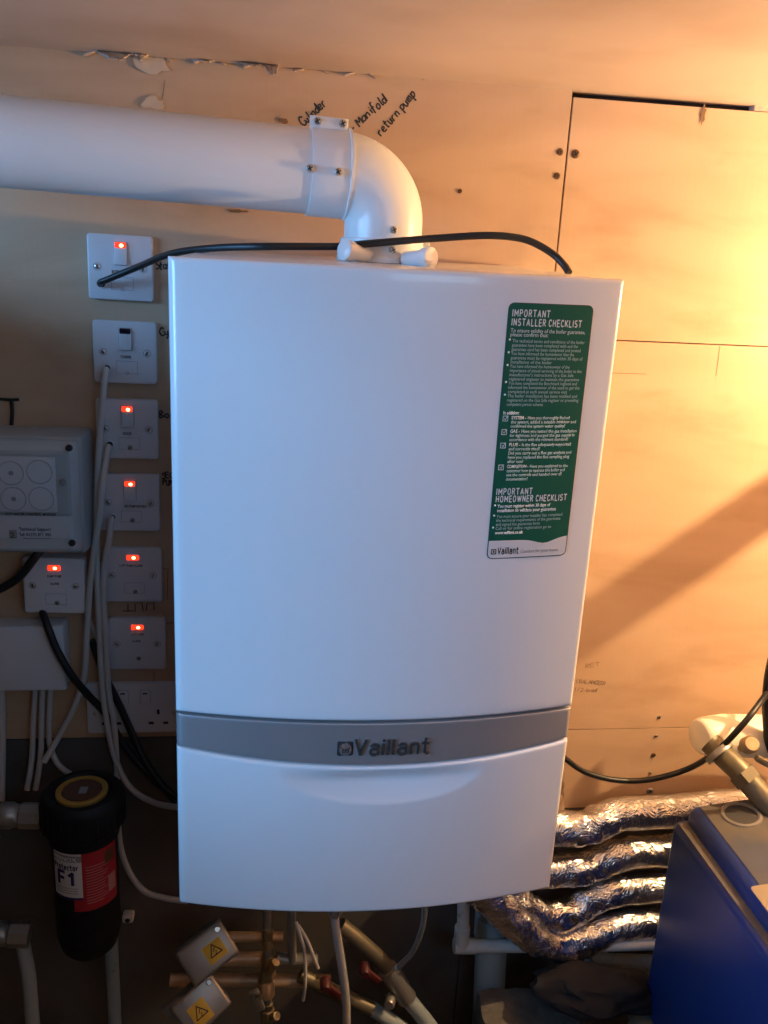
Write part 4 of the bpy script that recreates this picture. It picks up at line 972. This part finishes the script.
foil([(478, 872, -.10), (505, 892, -.095), (528, 909, -.090), (550, 916, -.085), (572, 912, -.080), (592, 899, -.075), (615, 891, -.070), (670, 886, -.066), (740, 882, -.066)], .0270, 3, 'third foil-wrapped pipe from top, bending up behind boiler corner')
foil([(470, 880, -.14), (497, 905, -.13), (524, 930, -.12), (548, 945, -.11), (572, 945, -.10), (596, 934, -.09), (622, 926, -.082), (680, 922, -.078), (740, 918, -.078)], .0275, 4, 'lowest foil-wrapped pipe, dipping in a vee over white waste pipe')
# ribbed brown pipe end peeping out behind the boiler edge
rp = [at(556, v, -.03) for v in range(764, 812, 2)]
tag(obj('ribbed_pipe', MB().tube(rp, [.0125+(.0016 if (k//3) % 2 else 0) for k in range(len(rp))], 22), 'timber'), 'brown ribbed pipe stub just behind right boiler edge', 'pipe')

# white waste pipe, soil pipe and what lies below
wp = thing('waste_pipe', 'narrow white waste pipe turning from boiler to the right', 'pipe', at(462, 945, -.10))
obj('drop', MB().tube(pix([(464, 880, -.10), (463, 925, -.10), (462, 938, -.10)]), .0102, 20), 'pvc', wp)
obj('run', MB().tube(pix([(456, 946, -.10), (520, 946, -.10), (600, 945, -.10), (760, 940, -.10)]), .0108, 20), 'pvc', wp)
obj('elbow', MB().tube(pix([(462.5, 927, -.10), (461.5, 940, -.10), (462, 945, -.10)]), .0128, 20).tube(pix([(454, 946, -.10), (475, 946, -.10)]), .0128, 20), 'pvc', wp)
sl = thing('soil_pipe', 'thick grey blue upright pipe below the white waste pipe', 'pipe', at(486, 1040, -.055))
obj('pipe', MB().tube(pix([(496, 880, -.055), (491, 950, -.055), (486, 1060, -.055)]), .0275, 32), 'pvcgrey', sl)
obj('socket', MB().tube(pix([(493.5, 914, -.055), (492, 934, -.055)]), .0315, 32), 'pvcgrey', sl)
tk = thing('drain_pipe', 'pale thick pipe lying level under white waste pipe, beside blue container', 'pipe', at(630, 970, -.07))
obj('pipe', MB().tube(pix([(588, 974, -.06), (640, 976, -.06), (800, 980, -.06)]), .036, 32), 'pvcgrey', tk)
obj('socket', MB().tube(pix([(586, 974, -.06), (606, 974.5, -.06)]), .040, 32), 'pvcgrey', tk)
# black cloth lump in front of it
lump = MB(); o = bmesh.new(); bmesh.ops.create_icosphere(o, subdivisions=4, radius=1)
cc = at(597, 990, -.16)
for v in o.verts:
    d = v.co.normalized(); w = 1+.28*noise.noise(d*1.7+Vector((3, 1, 7)))+.12*noise.noise(d*4.3)
    v.co = Vector((d.x*.105*w, d.y*.05*w, d.z*.036*w - .012*d.x))
lump._join(o, Matrix.Translation(cc))
tag(obj('black_rag', lump, 'blackcloth'), 'crumpled black rag heaped under the white waste pipe', 'rag')
# stone slab that all of it lies on
slab = MB(); o = bmesh.new(); bmesh.ops.create_cube(o, size=1); bmesh.ops.subdivide_edges(o, edges=o.edges[:], cuts=10, use_grid_fill=True)
sc_ = at(530, 1034, -.16)
ztop = sc_.z+.03
for v in o.verts:
    p = v.co.copy(); q = Vector((p.x*.16, p.y*.13, (p.z-.5)*ztop)); n_ = noise.noise_vector(q*30)*.006
    if q.z < -ztop+.01: n_.z = 0
    v.co = q+n_
slab._join(o, Matrix.Translation((sc_.x, sc_.y, ztop)))
tag(obj('stone_pier', slab, 'stone'), 'rough grey stone pier at the bottom edge beside soil pipe', 'stone')

# ------------------------------------------------------------------ lagged pipe and valve on the right
lg_ = thing('lagged_pipe', 'cream wrapped pipe end clipped to an olive valve pipe, far right', 'pipe', at(720, 735, -.10))
obj('lagging', MB().tube(pix([(830, 738, -.085), (760, 736, -.085), (725, 735.5, -.087), (708, 736, -.092), (699, 737.5, -.096)], 10), [.0345]*20+[.0345-.0035*(k/10) for k in range(11)]+[.031-.006*(k/9)**2 for k in range(10)], 36), 'lag', lg_)
a_, b_ = at(717, 750, -.125), at(721.5, 755, -.132)
obj('hose_clip', MB().tube([a_, b_], .0245, 36), 'greymetal', lg_)
obj('valve_pipe', MB().tube(pix([(710, 742, -.112), (722, 754, -.130), (738, 769, -.155), (752, 785, -.175), (768, 803, -.195), (800, 838, -.23)]), .0185, 28), 'olive', lg_)
a_, b_ = at(741, 772, -.160), at(749, 781.5, -.171)
obj('valve_collar', MB().tube([a_, b_], .0235, 6), 'olive', lg_)
obj('valve_knob', MB().lathe([(0, .012), (.010, .012), (.013, .008), (.013, -.006), (.006, -.008), (.006, -.03), (0, -.03)], TM(at(749, 745, -.185), (-.1, -.75, .65)), 24), 'brass', lg_)
obj('valve_lever', MB().box(at(766, 763, -.20), (.040, .010, .010), .003, 2, Matrix.Rotation(.5, 3, 'Y')), 'olive', lg_)
cable('black_hose', [(778, 640, -.12), (770, 672, -.12), (767, 700, -.12), (768, 730, -.12), (771, 748, -.12), (785, 770, -.12)], .0075, 'blackcable', 'thick black hose hanging down at the right photo edge', 'hose')

# ------------------------------------------------------------------ blue container
bk = at(687.5, 803.5, -.155); bx, by, bz = bk.x, -.155, bk.z
LEN, WID = .46, .26
bc = thing('blue_container', 'blue plastic container with dusty top and round cap recess', 'container', (bx+WID/2, by-LEN/2, bz-.40))
def hump(x): return max(0, min(.017, .13*(x-bx)))
def humped(mb):
    for v in mb.bm.verts: 
        if v.co.z > bz-.03: v.co.z += hump(v.co.x)
    return mb
def cblock(x0, x1, y0, y1, z0, z1, bev, seg=5, cuts=0):
    o = bmesh.new(); bmesh.ops.create_cube(o, size=1)
    for v in o.verts: v.co = Vector((v.co.x*(x1-x0), v.co.y*(y1-y0), v.co.z*(z1-z0)))
    bmesh.ops.bevel(o, geom=o.edges[:], offset=bev, segments=seg, profile=.5, affect='EDGES')
    for k in range(1, cuts): bmesh.ops.bisect_plane(o, geom=o.verts[:]+o.edges[:]+o.faces[:], plane_co=(-(x1-x0)/2+(x1-x0)*k/cuts, 0, 0), plane_no=(1, 0, 0))
    return MB()._join(o, Matrix.Translation(((x0+x1)/2, (y0+y1)/2, (z0+z1)/2)))
obj('body', cblock(bx-.019, bx+WID+.010, by-LEN-.010, by+.006, bz-.40, bz-.028, .016), 'blue', bc)
obj('shoulder', humped(cblock(bx-.001, bx+WID+.003, by-LEN, by, bz-.060, bz, .017, 6, 12)), 'blue', bc)
hole = at(741, 816, by-.045); hx, hy = hole.x, hole.y; hr = .0270
tp = MB(); bm = tp.bm; n = 72
x0, x1, y0, y1 = bx+.014, bx+WID-.010, by-LEN+.012, by-.012
outer, mid, inner = [], [], []
for k in range(n):
    a = 2*PI*k/n; dx, dy = math.cos(a), math.sin(a)
    tt = min([((x1 if dx > 0 else x0)-hx)/dx if abs(dx) > 1e-6 else 9, ((y1 if dy > 0 else y0)-hy)/dy if abs(dy) > 1e-6 else 9])
    for L_, r_ in ((outer, tt), (mid, max(hr*1.2, tt*.5)), (inner, hr)):
        L_.append(bm.verts.new((hx+dx*r_, hy+dy*r_, bz+.0009)))
for A, B in ((outer, mid), (mid, inner)):
    for k in range(n): bm.faces.new((A[k], A[(k+1) % n], B[(k+1) % n], B[k]))
obj('dusty_top', humped(tp), 'bluedust', bc)
TH = Matrix.Rotation(-math.atan(.0), 4, 'Y'); hz = bz+hump(hx)
obj('cap_rim', MB().lathe([(hr+.004, 0), (hr+.0025, .0030), (hr, .0040), (hr-.0025, .0030), (hr-.0035, .0008)], TM((hx, hy, hz), (-.13, 0, 1)), 48), 'litrim', bc)
obj('cap_recess', MB().lathe([(hr-.003, .0013), (hr*.45, .0010), (0, .0010)], TM((hx, hy, hz), (-.13, 0, 1)), 40), 'wellshade', bc)
lp = MB(); pts = []
for k in range(13):
    t = k/12; pts.append((bx-.0165+.004*t*t, by-.012-.27*t))
pts += [(bx-.004, by-.283), (bx-.001, by-.262), (bx-.001, by-.012)]
lp.poly([(x, y, bz-.0285) for x, y in pts], (0, 0, .0022)); obj('dusty_ledge', lp, 'dustledge', bc)
tl = at(744, 899, by-.19)
obj('paper_label', humped(MB().rounded(TM((tl.x+.040, tl.y-.055, bz+.0014), (0, 0, 1), (1, 0, 0)), .072, .11, .0004, .006, .0001)), 'taglabel', bc)
stand = thing('timber_stand', 'rough timber stand under the blue container', 'stand', (bx+WID/2, by-LEN/2, 0))
hh = bz-.40
obj('stand_top', MB().box((bx+WID/2, by-LEN/2, hh-.0125), (WID+.08, LEN+.06, .024), .003), 'timber', stand)
for i in (-1, 1):
    for j in (-1, 1):
        obj('leg', MB().box((bx+WID/2+i*(WID/2+.01), by-LEN/2+j*(LEN/2), (hh-.0255)/2), (.04, .04, hh-.0255), .003), 'timber', stand)

# ------------------------------------------------------------------ light
def area(name, loc, target, sx, sy, power, col):
    l = bpy.data.lights.new(name, 'AREA'); l.shape = 'RECTANGLE'; l.size = sx; l.size_y = sy; l.energy = power; l.color = col
    o = bpy.data.objects.new(name, l); COL.objects.link(o); o.location = loc
    o.rotation_euler = (Vector(target)-Vector(loc)).to_track_quat('-Z', 'Y').to_euler(); return o
LAMP = Vector((1.0, -.305, -.035))
lamp = bpy.data.lights.new('bulb', 'POINT'); lamp.energy = 45; lamp.color = (1, .66, .335); lamp.shadow_soft_size = .007
lo = bpy.data.objects.new('bulb', lamp); COL.objects.link(lo); lo.location = W(*LAMP)
wfill = bpy.data.lights.new('warm_fill', 'POINT'); wfill.energy = 7; wfill.color = (1, .66, .34); wfill.shadow_soft_size = .04  # added warm fill, evens out the light on the upper wall
lo2 = bpy.data.objects.new('warm_fill', wfill); COL.objects.link(lo2); lo2.location = W(1.22, -.22, .11)
area('daylight', W(-2.5, -1.32, .1), W(0, -.5, -.3), 1.5, 1.2, 132, (.20, .51, 1))
area('front_fill', W(.35, -1.75, .2), W(.05, -.4, -.35), .5, .35, 2.4, (.60, .79, 1))  # added cool fill from behind the viewer, brightens the boiler front
# unseen pipe right of the view, added to cast slanting shade on the plywood
A_ = LAMP.lerp(Vector((.671, 0, -.342)), .35); B_ = LAMP.lerp(Vector((.375, 0, -.570)), .35); dd = (A_-B_); C_ = A_ + dd*((1.349-A_.x)/dd.x)
structure('shadow_pipe', MB().tube([W(*C_), W(*A_), W(*B_), W(B_.x-.008, B_.y-.012, B_.z-.005), W(B_.x-.01, B_.y-.1, B_.z-.006), W(B_.x-.01, -2.35, B_.z-.006)], .016, 20), 'pvc')
wd = bpy.data.worlds.new('World'); SC.world = wd; wd.use_nodes = True
wd.node_tree.nodes['Background'].inputs[0].default_value = (.5, .65, 1, 1); wd.node_tree.nodes['Background'].inputs[1].default_value = .012

vs = SC.view_settings
vs.view_transform = 'Standard'; vs.look = 'None'; vs.gamma = 1; vs.exposure = 0; vs.use_curve_mapping = False
